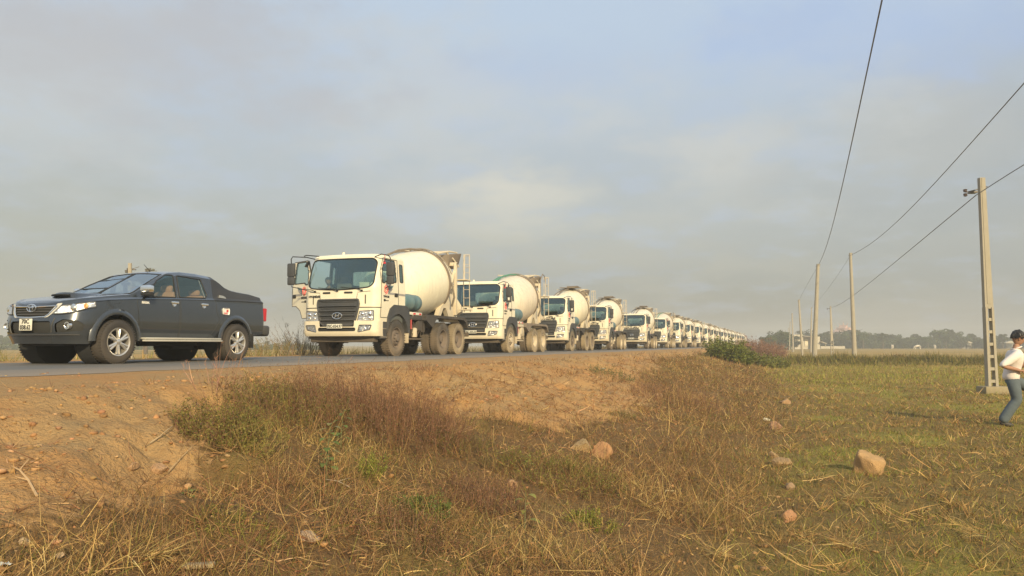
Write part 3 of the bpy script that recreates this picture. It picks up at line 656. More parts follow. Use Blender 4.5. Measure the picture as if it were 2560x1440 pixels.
        if kind == 'rear': bt, br, bh = MB(), MB(), MB(); wheel(bt, br, bh, x-s_*.33, y, .545, .545, .28, s_, kind); bt.build('tyre', M['tyre'], hub)
    # gear between the axles
    b = MB(); b.lathe([(.0, .001), (.02, .16), (.10, .245), (.16, .262), (.62, .262), (.63, .268), (.66, .268), (.67, .262), (1.0, .262), (1.01, .268), (1.04, .268), (1.05, .262), (1.14, .262), (1.20, .245), (1.27, .16), (1.29, .001)], (.86, .66, 1.67), 'y', 32)
    tk = b.build('water_tank', M['blue'], root); b = MB(); b.cyl((.80, .82, 1.9), (.80, .82, 1.95), .07, 12); b.tube([(.80, 1.72, 1.6), (.80, 1.80, 1.5), (.80, 1.80, 1.2)], .03, 8); b.build('tank_fitting', M['grey'], tk)
    b = MB(); b.tube([(.92, .66, 1.3), (.92, .66, 2.05), (.92, .62, 2.14), (.86, .57, 2.17)], [.085, .085, .085, .075], 14); b.build('air_intake', M['rust'], root)
    b = MB(); b.box((1.14, 1.30, 1.31), (.03, .90, .085), .006); rf = b.build('reflector_board', M['plate'], root); b = MB(); b.box((1.158, 1.22, 1.305), (.006, .16, .05)); b.box((1.158, 1.62, 1.305), (.006, .14, .05)); b.build('reflector', M['red'], rf)
    b = MB(); b.box((1.04, 1.30, 1.17), (.28, .92, .12), .02); b.box((1.0, .93, .86), (.30, .10, .50), .02); b.box((1.02, 1.62, .95), (.26, .28, .34), .03); b.box((.90, 2.05, .95), (.30, .34, .42), .03)
    for k in range(7):
        yy = .95+.17*k; b.tube([(1.08, yy, 1.1), (1.1+.03*math.sin(k*2.), yy+.05, .85), (1.06, yy+.1*math.cos(k), .58)], .013, 5)
    b.box((1.0, 1.45, .52), (.22, .95, .05), .01); b.build('equipment_box', M['chassis'] if v.get('tankdark', 1) else M['frame'], root)
    b = MB(); b.box((1.165, .98, .98), (.02, .07, .32)); b.build('fire_rod', M['redp'], root)
    b = MB(); b.cyl((1.06, 1.38, .58), (1.06, 1.38, .84), .10, 16); b.lathe([(.84, .10), (.87, .06), (.88, .001)], (1.06, 1.38, 0), 'z', 16); b.build('filter_canister', M['frame'], root)
    # drum and its frame
    tilt = R_(11.0); TM = Matrix.Translation((0, .92, 1.93)) @ Matrix.Rotation(tilt, 4, 'X') @ Matrix.Diagonal((.985, .95, .985, 1))
    prof = [(0, .30), (.02, .42), (.12, .56), (.30, .72), (.52, .86), (.80, .985), (1.15, 1.08), (1.6, 1.14), (2.2, 1.155), (3.05, 1.15), (3.25, 1.135), (3.6, 1.04), (4.2, .86), (4.7, .70), (4.72, .55), (4.6, .50)]
    b = MB(); b.lathe(prof, (0, 0, 0), 'y', 72, TM); dr = b.build('drum', v.get('drum', M['drum']), root, 25)
    b = MB(); b.lathe([(3.20, 1.13), (3.20, 1.175), (3.32, 1.175), (3.32, 1.12)], (0, 0, 0), 'y', 72, TM); b.build('roller_ring', M['rust'], dr)
    b = MB()
    for s0 in (1.18, 2.2): b.lathe([(s0, 1.085 if s0 < 2 else 1.156), (s0+.01, 1.092 if s0 < 2 else 1.161), (s0+.02, 1.087 if s0 < 2 else 1.156)], (0, 0, 0), 'y', 72, TM)
    b.build('weld_seam', M['drum'], dr)
    b = MB(); b.box((0, .86, 1.55), (.8, .25, .95), .03); b.box((0, .80, 1.93), (.5, .2, .5), .05); b.build('front_pedestal', M['chassis'], root)
    b = MB()
    for sx in (-1, 1):
        b.prism([(3.55, 1.24), (3.75, 1.24), (4.05, 1.62), (4.25, 1.62), (4.55, 1.24), (5.15, 1.24), (5.05, 2.0), (4.70, 2.16), (4.12, 2.06), (4.10, 1.82), (3.78, 1.60)], sx*.70, sx*.86, 'yz')
        b.box((sx*.9, 4.98, 2.35), (.10, .12, 1.9), .01); b.tube([(sx*.86, 4.45, 2.1), (sx*.86, 4.95, 3.0)], .05, 6); b.box((sx*.88, 4.6, 1.2), (.2, 1.6, .14), .01)
    b.box((0, 5.0, 1.5), (1.7, .12, .5), .01); b.box((0, 5.0, 3.25), (1.9, .10, .12), .01); b.build('rear_pedestal', M['frame'], root)
    b = MB(); g0 = [(x_, 4.15-.2*abs(x_)**2*0, 2.55+math.sqrt(max(0, 1.24**2-x_**2))*.99) for x_ in np.linspace(-1.2, 1.2, 25)]; b.tube([(p[0], p[1]-.15+.18*(p[2]-2.5)*-1, p[2]-.075) for p in g0], .020, 6)
    b.tube([(1.16, 4.05, 2.5), (1.18, 4.25, 2.0), (1.0, 4.45, 1.7)], .04, 6); b.build('drum_guard', M['grey'], root)
    b = MB(); b.box((0, 5.30, 3.38), (1.25, .95, .55), .03, rot=('X', R_(8)), taper=(1.25, 1.2)); b.box((0, 5.2, 3.0), (.8, .6, .4), .05, taper=(1.3, 1.3)); b.build('hopper', v.get('hopper', M['rust']), root)
    b = MB()
    for sx in (-1, 1): b.tube([(sx*.55, 4.2, 3.56), (sx*.70, 4.85, 3.70), (sx*.72, 5.5, 3.72)], .03, 6); b.tube([(sx*.62, 4.75, 3.66), (sx*.75, 5.1, 3.45), (sx*.8, 5.5, 3.2)], .03, 6)
    b.tube([(-.7, 4.85, 3.70), (.7, 4.85, 3.70)], .03, 6); b.tube([(-.6, 3.2, 3.60), (.0, 4.6, 3.68), (.62, 5.0, 3.66)], .022, 6); b.build('top_rail', M['frame'], root)
    b = MB(); cp = [(-.05, .72, 2.95), (.0, 1.5, 3.22), (.05, 2.2, 3.46), (.1, 3.0, 3.60), (.12, 4.2, 3.68)]; b.tube(cp, .035, 7); b.tube([(p[0]-.3, p[1]+.1, p[2]-.06) for p in cp], .025, 6); b.build('water_hose', v.get('hose', M['rust']), root)
    b = MB()
    ch = [(math.cos(a)*.24, math.sin(a)*.24) for a in np.linspace(math.pi, 2*math.pi, 9)]; p0, p1 = Vector((.15, 5.45, 2.55)), Vector((.55, 6.15, 1.55)); vs = []; fs = []
    dv_ = (p1-p0).normalized(); sx_ = Vector((1, 0, 0)); sx_ = (sx_-dv_*sx_.dot(dv_)).normalized(); uy_ = dv_.cross(sx_)*-1
    for pp in (p0, p1):
        for (a, c) in ch: vs.append(pp+sx_*a+uy_*-c*-1)
    for i in range(8): fs.append((i, i+1, 9+i+1, 9+i))
    b.add(vs, fs); b.tube([(0, 5.2, 1.4), (.15, 5.6, 2.3)], .05, 8); b.build('chute', M['frame'], root)
    b = MB(); lx0, lx1, ly0 = .90, 1.13, 5.72
    for lx_ in (lx0, lx1): b.tube([(lx_, ly0+.12, 1.55), (lx_, ly0+.04, 1.7), (lx_, ly0, 2.7), (lx_, ly0, 3.66)], .015, 6)
    for k in range(7): b.tube([(lx0, ly0, 1.75+.31*k), (lx1, ly0, 1.75+.31*k)], .010, 6)
    b.tube([(lx1, ly0-.45, 3.6), (lx1, ly0-.45, 2.7)], .016, 6); b.tube([(lx1, ly0, 3.66), (lx1, ly0-.45, 3.60)], .016, 6); b.tube([(lx1, ly0, 3.2), (lx1, ly0-.45, 3.16)], .013, 6); b.tube([(lx0, ly0, 3.66), (lx1, ly0, 3.66)], .018, 6)
    b.box((.97, ly0-.24, 2.70), (.46, .52, .035)); b.box((1.0, ly0-.05, 1.62), (.42, .40, .03)); b.build('ladder', M['frame'], root)
    if v.get('topplate'):
        b = MB(); b.box((.05, 3.9, 3.74), (.95, 1.5, .05), .01, rot=('X', R_(3))); b.box((.1, 4.4, 3.82), (.7, .5, .05), rot=('X', R_(-6))); b.build('cover_sheet', M['rust'], root)
    if v.get('ribbon'):
        b = MB(); b.tube([(1.28, -.98, 2.93), (1.30, -.97, 2.86), (1.27, -.95, 2.78), (1.28, -.94, 2.70)], [.012, .024, .02, .03], 5, flat=.4); b.box((1.27, -.94, 2.68), (.08, .02, .05), .01); b.build('ribbon', M['red'], root)
    if v.get('wribbon'):
        b = MB(); b.box((1.33, -.90, 2.80), (.09, .02, .18), .01, rot=('Y', .2)); b.box((1.40, -.86, 2.22), (.08, .02, .12), .01); b.build('ribbon', M['plate'], root)
    if v.get('hoop'):
        b = MB(); b.tube([(.95, 5.0, 2.6), (.95, 5.02, 3.5), (.98, 5.25, 3.78), (1.0, 5.5, 3.7), (1.0, 5.8, 3.2)], .022, 6); b.build('hose', M['rust'], root)
# ================================================================== PICKUP (front axle y=0, nose towards -y)
PM = dict(
 tyre=mat('pickup_tyre', (.04, .036, .034), .85, var=.2, dust=.3, dz=(.1, .8), dcol=(.17, .135, .10), bump=.3),
 paint=mat('pickup_paint', (.042, .052, .066), .20, .35, var=.08, dust=.12, dz=(.3, .95), dcol=(.16, .13, .09), coat=1.),
 flare=mat('pickup_lower', (.045, .048, .05), .40, var=.1, dust=.3, dz=(.2, 1.1), dcol=(.17, .14, .10)),
 lid=mat('bed_lid_paint', (.035, .038, .044), .42, .1, var=.1, dust=.1), step=mat('step_silver', (.62, .60, .52), .4, .3, dust=.2, dz=(.2, .8)),
 alloy=mat('alloy', (.75, .72, .66), .28, .8, var=.08, dust=.25, dz=(0, .8), dcol=(.4, .32, .22)), dark=mat('under_dark', (.025, .025, .025), .9),
 amber=mat('amber_lens', (.75, .40, .15), .25, .3, scale=30, var=.3, bump=.6), tail=mat('tail_red', (.50, .02, .03), .3), badge=mat('badge', (.75, .74, .7), .35), glass=glass('pickup_glass', (.42, .47, .46), .24, rc=(.85, .95, 1.)), clear=glass('pickup_side_glass', (.72, .76, .74), .05))
PN, PT = -.90, 4.16                      # nose and tail
def pw(y):                               # plan half width at belt
    y = np.asarray(y, float); a = .62; p = 2.7; Wb = .875
    t = np.clip((PN+a-y)/a, 0, 1); w1 = Wb*(1-t**p)**(1/p); a2 = .22; t2 = np.clip((y-(PT-a2))/a2, 0, 1); w2 = (1-t2**3)**(1/3.)
    return np.maximum(w1*w2, .0)
def pplan(s):                            # s 0..1: nose centre -> side -> tail centre
    a = .62; p = 2.7; a2 = .22; Wb = .875
    ph1 = np.clip(s/.35, 0, 1)*np.pi/2; ph3 = np.clip((s-.85)/.15, 0, 1)*np.pi/2
    x = np.where(s < .35, Wb*np.sin(ph1)**(2/p), np.where(s < .85, Wb, Wb*np.cos(ph3)**(2/3.)))
    y = np.where(s < .35, PN+a-a*np.cos(ph1)**(2/p), np.where(s < .85, PN+a+(PT-a2-PN-a)*(s-.35)/.5, PT-a2+a2*np.sin(ph3)**(2/3.)))
    return x, y
def belt(y): return np.interp(y, [-.9, -.6, -.2, .45, 1.4, 2.45, 3.2, 4.2], [.97, 1.05, 1.10, 1.15, 1.20, 1.24, 1.265, 1.275])
def ztop(y): return np.interp(y, [-.9, -.86, -.78, -.6, -.2, .22, .34, .42, .70, .97, 1.20, 1.40, 1.7, 2.1, 2.42, 2.54, 2.66, 2.84, 3.05, 3.3, 3.7, 4.0, 4.08, 4.16],
                                [.98, 1.04, 1.085, 1.135, 1.195, 1.245, 1.255, 1.28, 1.43, 1.575, 1.69, 1.76, 1.80, 1.80, 1.775, 1.765, 1.71, 1.59, 1.515, 1.485, 1.46, 1.41, 1.36, 1.29])
def lowP(s, v):                          # v 0..1 sill to belt
    x, y = pplan(np.abs(s)); zb = belt(y); z0 = np.interp(y, [-.9, -.6, -.45, .5, 2.6, 3.6, 4.2], [.355, .35, .38, .40, .43, .50, .62]); z = z0+v*(zb-z0)
    bul = 1.0-.05*np.clip(.62-z, 0, .2)/.2*sstep(-.6, -.4, y)+.03*np.sin(np.clip((z-.42)/.80, 0, 1)*np.pi)
    fr = sstep(.3, -.4, y); yo = -.06*fr*np.exp(-((z-.66)/.17)**2)+.12*fr*np.clip(.50-z, 0, 1)/.12*.4+.10*fr*np.clip(z-.88, 0, 1)/.2*.5
    return np.stack([np.sign(s)*x*bul, y+yo*(1-.0*s), z], -1)
def deckP(y, s):                         # s -1..1 across
    w = pw(y)*(1.0); zb = belt(y); zt = np.maximum(ztop(y), zb+.004); h = zt-zb; fr = sstep(.3, -.4, y); yo = fr*(-.06*np.exp(-((zb-.66)/.17)**2)+.25*np.clip(zb-.88, 0, 1))*1.0
    hc = np.clip(h/.5, 0, 1); xc = np.maximum(w-.045-.055*(1-hc)-.26*h, w*.5)
    q = np.abs(s); K_ = [0, .06, .14, .52, .66, .76, 1.0]
    X_ = [w, w-.018, w-.045-.02*(1-hc), xc+.045*hc+.02, xc-.035, xc*.82, 0*w]
    Z_ = [zb, zb+np.minimum(.02, h*.3), zb+np.minimum(.045, h*.5), zb+h*.86-.02*hc, zb+h*.945, zt-.022*hc-.012, zt]
    x = np.zeros_like(w); z = np.zeros_like(w)
    for i in range(6):
        m = (q >= K_[i]) & (q <= K_[i+1]+1e-9); t = np.clip((q-K_[i])/(K_[i+1]-K_[i]), 0, 1)
        if i == 5: x = np.where(m, X_[i]*(1-t), x); z = np.where(m, Z_[i]+(Z_[i+1]-Z_[i])*(1-(1-t)**2), z)
        else: x = np.where(m, X_[i]+(X_[i+1]-X_[i])*t, x); z = np.where(m, Z_[i]+(Z_[i+1]-Z_[i])*t, z)
    return np.stack([np.sign(s)*x, y+yo, z], -1)
def lowfront(x, z):                      # y of the nose at x, z
    x = np.asarray(x, float); z = np.asarray(z, float); a = .62; p = 2.7; t = np.clip(np.abs(x)/.875, 0, .999); y = PN+a-a*(1-t**p)**(1/p)
    fr = sstep(.3, -.4, y); return y-.06*fr*np.exp(-((z-.66)/.17)**2)+.12*fr*np.clip(.50-z, 0, 1)/.12*.4+.10*fr*np.clip(z-.88, 0, 1)/.2*.5
def build_pickup(root):
    sl = np.concatenate([np.linspace(.0005, .35, 64)[:-1], np.linspace(.35, .85, 170)[:-1], np.linspace(.85, .9995, 26)]); sl = np.concatenate([-sl[::-1], sl])
    sd_ = lambda p: .5-np.abs(p[:, 0])
    FA = [(-.60, .70), (.60, .70)]
    gril = lambda p: np.maximum(poly_sdf(np.abs(p[:, 0]), p[:, 2], [(0, .80), (.31, .81), (.37, .845), (.475, .985), (0, 1.02)], .01), p[:, 1]+.5)
    # wheel arches
    reg = [lambda p: np.maximum(np.hypot(p[:, 1], p[:, 2]-.42)-.455, sd_(p)), lambda p: np.maximum(np.hypot(p[:, 1]-3.085, p[:, 2]-.42)-.45, sd_(p)), gril,
           lambda p: np.maximum(rbox(p[:, 0], p[:, 2], 0, .63, .44, .10, .04), p[:, 1]+.5),
           lambda p: np.maximum(np.maximum(poly_sdf(np.abs(p[:, 0]), p[:, 2], [(.53, .55), (.53, .68), (.63, .75), (.80, .73), (.84, .68), (.83, .58)], .01), p[:, 1]+.15), .5-np.abs(p[:, 0])),
           lambda p: np.maximum(poly_sdf(p[:, 1], p[:, 2], [(.50, .47), (1.47, .47), (1.47, 1.3), (.42, 1.3), (.47, .85)], .0), sd_(p)),
           lambda p: np.maximum(poly_sdf(p[:, 1], p[:, 2], [(1.50, .47), (2.30, .47), (2.60, .85), (2.50, 1.0), (2.47, 1.3), (1.50, 1.3)], .0), sd_(p)),
           lambda p: np.maximum(p[:, 2]-.485, np.abs(p[:, 1]-.0)-10)]
    o1 = sheet(lowP, sl, np.linspace(0, 1, 44), reg[:7])
    win1 = [(.72, 1.235), (1.415, 1.255), (1.40, 1.665), (1.28, 1.665), (1.0, 1.52)]
    win2 = [(1.535, 1.26), (2.22, 1.285), (2.26, 1.34), (2.14, 1.64), (1.52, 1.665)]
    dk = [lambda p: np.maximum(np.maximum(np.abs(p[:, 0])-np.interp(p[:, 1], [.35, .48, 1.3], [.74, .745, .60]), -(p[:, 1]-.39-.06*(1-(p[:, 0]/.7)**2)*-1)), p[:, 1]-1.27),
          lambda p: np.maximum(poly_sdf(p[:, 1], p[:, 2], win1, .01), .4-p[:, 0]), lambda p: np.maximum(poly_sdf(p[:, 1], p[:, 2], win2, .01), .4-p[:, 0]),
          lambda p: np.maximum(poly_sdf(p[:, 1], p[:, 2], win1, .01), .4+p[:, 0]), lambda p: np.maximum(poly_sdf(p[:, 1], p[:, 2], win2, .01), .4+p[:, 0]),
          lambda p: 2.44-p[:, 1]]
    ys = np.concatenate([np.linspace(PN+.002, -.6, 26)[:-1], np.linspace(-.6, .35, 30)[:-1], np.linspace(.35, 2.5, 100)[:-1], np.linspace(2.5, 4.0, 46)[:-1], np.linspace(4.0, PT-.002, 14)])
    ss = np.concatenate([np.linspace(0, .14, 7)[:-1], np.linspace(.14, .52, 20)[:-1], np.linspace(.52, .76, 8)[:-1], np.linspace(.76, 1, 18)]); ss = np.concatenate([-ss[:-1], ss[::-1]])
    o2 = sheet(deckP, ys, ss, dk)
    b = MB(); b.add(*o1[-1]); body = b.build('body', PM['paint'], root, 40)
    b = MB(); b.add(*o2[-1]); b.build('roof_and_bonnet', PM['paint'], body, 40)
    b = MB(); b.add(*o2[5]); lid = b.build('bed_cover', PM['lid'], root, 40)
    for k, nm in ((5, 'front'), (6, 'rear')):
        V_, F_ = o1[k]
        for s_ in (1, -1):
            m = (V_[F_].mean(1)[:, 0]*s_) > 0; ids, inv = np.unique(F_[m].ravel(), return_inverse=True); b = MB(); b.add(V_[ids], inv.reshape(-1, 4)); d = b.build('door', PM['paint'], root, 40)
            sm = MB()
            for lp in boundary_loops(V_[ids], inv.reshape(-1, 4)): sm.tube(lp, .005, 4, closed=True)
            sm.build('door_seam', M['seam'], d)
            b = MB(); hy = 1.34 if k == 5 else 2.14; hx = s_*(float(lowP(np.array([.6]), np.array([.88]))[0][0])+.012)
            b.box((hx, hy, 1.14), (.03, .19, .05), .012); b.lathe([(0, .055), (s_*.012, .045), (s_*.004, .001)], (hx-s_*.008, hy-.01, 1.115), 'x', 16); b.build('door_handle', M['chrome'], d)
            wv = o2[{(5, 1): 1, (6, 1): 2, (5, -1): 3, (6, -1): 4}[(k, s_)]]; b = MB(); b.add(*wv); wd = b.build('side_window', PM['clear'], d); b = MB()
            for lp in boundary_loops(*wv): b.tube(lp, .013, 5, closed=True)
            b.build('window_seal', M['black'], wd)
            if s_ == 1 or 1:
                b = MB(); yy = 1.475; b.tube([(s_*.835, yy+(.0 if k == 5 else .75), 1.25), (s_*.72, yy+(.0 if k == 5 else .66), 1.65)], .008, 5); b.build('chrome_strip', M['chrome'] if k == 6 else M['slat'], wd)
    b = MB(); b.add(*o2[0]); ws = b.build('windshield', PM['glass'], root); b = MB()
    for lp in boundary_loops(*o2[0]): b.tube(lp, .012, 5, closed=True)
    b.tube([(-.5, .40, 1.262), (-.1, .44, 1.285), (.2, .50, 1.31)], .009, 5); b.tube([(.1, .40, 1.262), (.4, .45, 1.28), (.62, .56, 1.32)], .009, 5); b.build('wiper', M['black'], ws)
    # grille
    V_, F_ = o1[2]; b = MB(); b.add(V_+np.array([0, .02, 0]), F_); gr_ = b.build('grille', M['seam'], root); b = MB()
    for lp in boundary_loops(V_, F_): b.tube([(p[0], p[1]-.004, p[2]) for p in lp], .013, 6, closed=True)
    b.build('grille_surround', M['chrome'], gr_); b = MB()
    for zz, hw in ((.975, .43), (.93, .41), (.885, .375), (.84, .34)):
        xs = np.linspace(-hw, hw, 16); b.tube([(x, lowfront(x, zz)+.004, zz) for x in xs], .012, 5, flat=.6)
    b.build('grille_bar', M['slat'], gr_); b = MB()
    for sx in (-1, 1):                # wide bright corner pieces of the grille
        sh = patch_on(lowfront, lambda u, v: poly_sdf(u, v, [(sx*.315, .792), (sx*.37, .80), (sx*.44, .86), (sx*.555, 1.03), (sx*.48, 1.02), (sx*.375, .85)], .004), min(sx*.28, sx*.62), max(sx*.28, sx*.62), .76, 1.05, .010, (30, 26)); b.add(*sh)
    b.build('grille_corner', PM['step'], gr_); b = MB(); ly = float(lowfront(0, .95))-.03
    b.tube([(.10*math.cos(a), ly, .95+.062*math.sin(a)) for a in np.linspace(0, 2*math.pi, 25)[:-1]], .009, 6, closed=True); b.tube([(.036*math.cos(a), ly-.003, .95+.058*math.sin(a)) for a in np.linspace(0, 2*math.pi, 21)[:-1]], .008, 6, closed=True)
    b.tube([(.082*math.cos(a), ly-.003, .978+.024*math.sin(a)) for a in np.linspace(0, 2*math.pi, 21)[:-1]], .008, 6, closed=True); b.build('emblem', M['chrome'], gr_)
    # lights
    for sx in (-1, 1):
        def hP(s, v): return lowP(s, v)
        hsd = lambda p: np.maximum(poly_sdf(p[:, 0]*sx, p[:, 2]-.08*np.clip((np.abs(p[:, 0])-.8)*1.5, 0, 1), [(.46, .855), (.60, .86), (.74, .885), (.90, .98), (.96, 1.085), (.80, 1.06), (.62, 1.04), (.555, 1.0)], .006), p[:, 1]+.44)
        srange = np.linspace(.05, .36, 90)*sx; oh = sheet(lambda s, v: lowP(s, v)+0, srange if sx > 0 else srange[::-1], np.linspace(.45, 1, 50), [hsd])[0]
        cc = np.array([sx*.014, -.014, 0]); b = MB(); b.add(oh[0]+cc, oh[1]); hl = b.build('headlight', M['lamp'], root); b = MB()
        for lp in boundary_loops(oh[0]+cc, oh[1]): b.tube(lp, .009, 5, closed=True)
        b.build('bezel', M['slat'], hl); c0 = lowP(np.array([sx*.185]), np.array([.90]))[0]; b = MB(); b.lathe([(0, .075), (-.03, .05), (-.035, .001)], c0+np.array([0, -.005, 0]), 'y', 18); b.build('bulb_bowl', M['chrome'], hl)
        c1 = lowP(np.array([sx*.25]), np.array([.91]))[0]; b = MB(); b.lathe([(0, .05), (-.025, .035), (-.03, .001)], c1+np.array([sx*.012, -.010, 0]), 'y', 18); b.build('indicator', PM['amber'], hl)
    V_, F_ = o1[4]
    b = MB(); b.add(V_+np.array([0, .03, 0]), F_); fr_ = b.build('fog_recess', M['seam'], root)
    for sx in (-1, 1):
        b = MB(); fy = float(lowfront(.70, .65)); b.lathe([(.03, .065), (-.02, .062), (-.02, .05), (.0, .03), (.0, .001)], (sx*.69, fy, .655), 'y', 20); b.build('fog_light', M['chrome'], fr_)
    b = MB(); b.add(o1[3][0]+np.array([0, .04, 0]), o1[3][1]); b.build('air_intake', M['seam'], root)
    b = MB()
    for sx in (-1, 1): xs = [(sx*.50, .78), (sx*.475, .66), (sx*.45, .54)]; b.tube([(x, float(lowfront(x, z_))-.008, z_) for x, z_ in xs], .010, 5)
    xs = np.linspace(-.80, .80, 30); b.tube([(x, float(lowfront(x, .50))-.004, .50) for x in xs], .016, 6, flat=.6); b.build('bumper_trim', PM['flare'], root)
    b = MB(); py_ = float(lowfront(0, .67))-.03; b.box((-.02, py_, .672), (.285, .012, .195), .004); pl = b.build('licence_plate', M['plate'], root); b = MB()
    b.text('70C', .072, (-.02, py_-.008, .69), (1, 0, 0), (0, 0, 1), .002, bold=.003); b.text('038.62', .072, (-.02, py_-.008, .592), (1, 0, 0), (0, 0, 1), .002, bold=.003, wscale=.85); b.build('plate_number', M['ink'], pl)
    # bonnet scoop
    def scoop(u, v): x = (u-.5)*.62; y = -.30+.62*v; t = np.clip((.5-np.abs(u-.5))/.16, 0, 1); t = t*t*(3-2*t); e = .075*(1-.75*v)*t*np.clip(v*12+.0, 0, 1); return np.stack([x, y-.10*(1-v)*(1-(x/.31)**2), ztop(y)-.03*(x/.4)**2+e-.006], -1)
    o3 = sheet(scoop, np.linspace(0, 1, 24), np.linspace(0, 1, 24), []); b = MB(); b.add(*o3[-1]); sc_ = b.build('bonnet_scoop', PM['paint'], root)
    b = MB(); b.tube([(x, -.31-.10*(1-(x/.31)**2), ztop(-.31)+.028-.03*(x/.4)**2) for x in np.linspace(-.20, .20, 10)], .024, 6, flat=.8); b.build('scoop_opening', M['black'], sc_)
    # flares, sills, wells
    for sx in (-1, 1):
        for cy, rr in ((0, .47), (3.085, .465)):
            vs = []; fs = []; n = 26
            A = np.linspace(R_(-2), R_(182), n)
            for a in A:
                ct, st_ = math.cos(a), math.sin(a)
                for (dr_, dx) in ((-.03, -.12), (-.025, .034), (.0, .042), (.045, .034), (.075, .010)):
                    yy = cy+(rr+dr_)*ct; zz_ = .42+(rr+dr_)*st_; xb = float(pw(max(min(yy, 4.0), -.85))); vs.append((sx*(max(xb, .60)+dx+.012), yy, zz_))
            for i in range(n-1):
                for k in range(4): fs.append((i*5+k, i*5+k+1, (i+1)*5+k+1, (i+1)*5+k))
            b = MB(); b.add(vs, fs); b.build('wheel_arch', PM['paint'], root)
        b = MB(); b.box((sx*.93, 1.53, .455), (.16, 1.98, .035), .014); b.box((sx*.985, 1.53, .415), (.05, 2.06, .035), .012)
        for yy in (.8, 1.6, 2.3): b.box((sx*.82, yy, .43), (.2, .06, .03))
        b.build('side_step', PM['step'], root)
        b = MB(); b.box((sx*(1.0 if sx > 0 else .93), (.54 if sx > 0 else .78), 1.345), ((.23 if sx > 0 else .12), .13, .14), .035); mr = b.build('mirror', M['chrome'], root); b = MB(); b.box((sx*(.995 if sx > 0 else .92), (.555 if sx > 0 else .79), 1.255), ((.21 if sx > 0 else .10), .12, .06), .015); b.tube([(sx*.93, .60, 1.24), (sx*.82, .66, 1.20)], .025, 6); b.build('mirror_foot', M['black'], mr)
        b = MB(); b.box((sx*.87, 3.56, .42), (.22, .02, .30), .005); b.build('mud_flap', M['black'], root)
        b = MB(); b.prism([(3.98, .78), (4.12, .76), (4.13, 1.05), (4.0, 1.05)], sx*.78, sx*.885, 'yz', .01); b.xf(Matrix.Translation((0, 0, .10))); b.build('tail_light', PM['tail'], root)
        b = MB()
        for cy in (0, 3.085): b.lathe([(sx*.45, .46), (sx*.80, .47)], (0, cy, .42), 'x', 28); b.lathe([(sx*.45, .001), (sx*.45, .46)], (0, cy, .42), 'x', 28)
        b.build('wheel_well', PM['dark'], root)
    b = MB(); b.box((0, 1.75, .46), (1.3, 4.4, .14)); b.box((0, -.42, .37), (1.0, .5, .10), .03); b.cyl((-.7, 0, .385), (.7, 0, .385), .05, 8); b.cyl((-.7, 3.085, .385), (.7, 3.085, .385), .06, 8); b.lathe([(-.2, .001), (-.1, .15), (.1, .15), (.2, .001)], (0, 3.085, .385), 'x', 14)
    b.cyl((.35, 1.0, .36), (.35, 3.9, .38), .05, 8); b.box((0, 2.3, .30), (.5, .6, .1), .03); b.build('underbody', PM['dark'], root)
    b = MB(); b.box((0, 4.21, .62), (1.7, .14, .18), .04); b.box((.75, 4.12, .66), (.30, .24, .22), .05); b.box((-.75, 4.12, .66), (.30, .24, .22), .05); b.build('rear_bumper', PM['flare'], root)
    # inside
    b = MB(); b.box((0, 1.5, .74), (1.56, 2.2, .06)); b.box((0, .66, 1.10), (1.5, .34, .26), .06); b.box((0, 2.42, 1.1), (1.4, .06, .9)); cb = b.build('cabin', M['inner'], root); b = MB()
    for sx in (-.38, .38): b.box((sx, 1.36, .84), (.5, .5, .16), .05); b.box((sx, 1.60, 1.12), (.50, .14, .52), .06, rot=('X', R_(-8))); b.box((sx, 1.66, 1.44), (.26, .10, .15), .045)
    b.box((0, 2.1, .84), (1.4, .46, .16), .05); b.box((0, 2.32, 1.10), (1.42, .12, .48), .05, rot=('X', R_(-8)))
    for sx in (-.42, .42): b.box((sx, 2.37, 1.40), (.26, .09, .12), .04)
    b.build('seat', M['tan'], cb)
    b = MB(); b.tube([(.38+.18*math.cos(a), .94-.06*math.sin(a), 1.22+.16*math.sin(a)) for a in np.linspace(0, 2*math.pi, 18)[:-1]], .012, 6, closed=True); b.build('steering_wheel', M['black'], cb)
    b = MB(); b.box((0, 1.02, 1.50), (.22, .03, .06), .015); b.build('rear_view_mirror', M['black'], cb)
    # small marks
    b = MB(); b.text('HILUX', .034, (.897, .62, 1.09), (0, 1, 0), (0, 0, 1), .003, bold=.005, wscale=1.2); b.build('lettering', PM['badge'], root)
    b = MB(); b.box((.902, 2.76, 1.03), (.012, .18, .14), .03); fb = b.build('fuel_flap_badge', PM['badge'], root); b = MB(); b.box((.9095, 2.80, 1.04), (.004, .06, .05), .002); b.text('DIESEL', .03, (.909, 2.75, .975), (0, 1, 0), (0, 0, 1), .002); b.build('badge_mark', M['red'], fb)
    b = MB(); b.prism([(2.62, 1.31), (2.84, 1.30), (2.80, 1.335), (2.74, 1.355), (2.62, 1.365)], .828, .838, 'yz'); b.build('chrome_fin', M['chrome'], lid)
    b = MB(); b.tube([(-.02, 1.62, 1.79), (-.02, 1.46, 1.92)], [.008, .004], 5); b.build('antenna', M['black'], root)
    b = MB(); b.tube([(float(pw(y_))*1.001+.004, y_, float(belt(y_))-.005) for y_ in np.linspace(2.5, 4.0, 12)], .007, 4); b.build('lid_seam', M['seam'], lid)
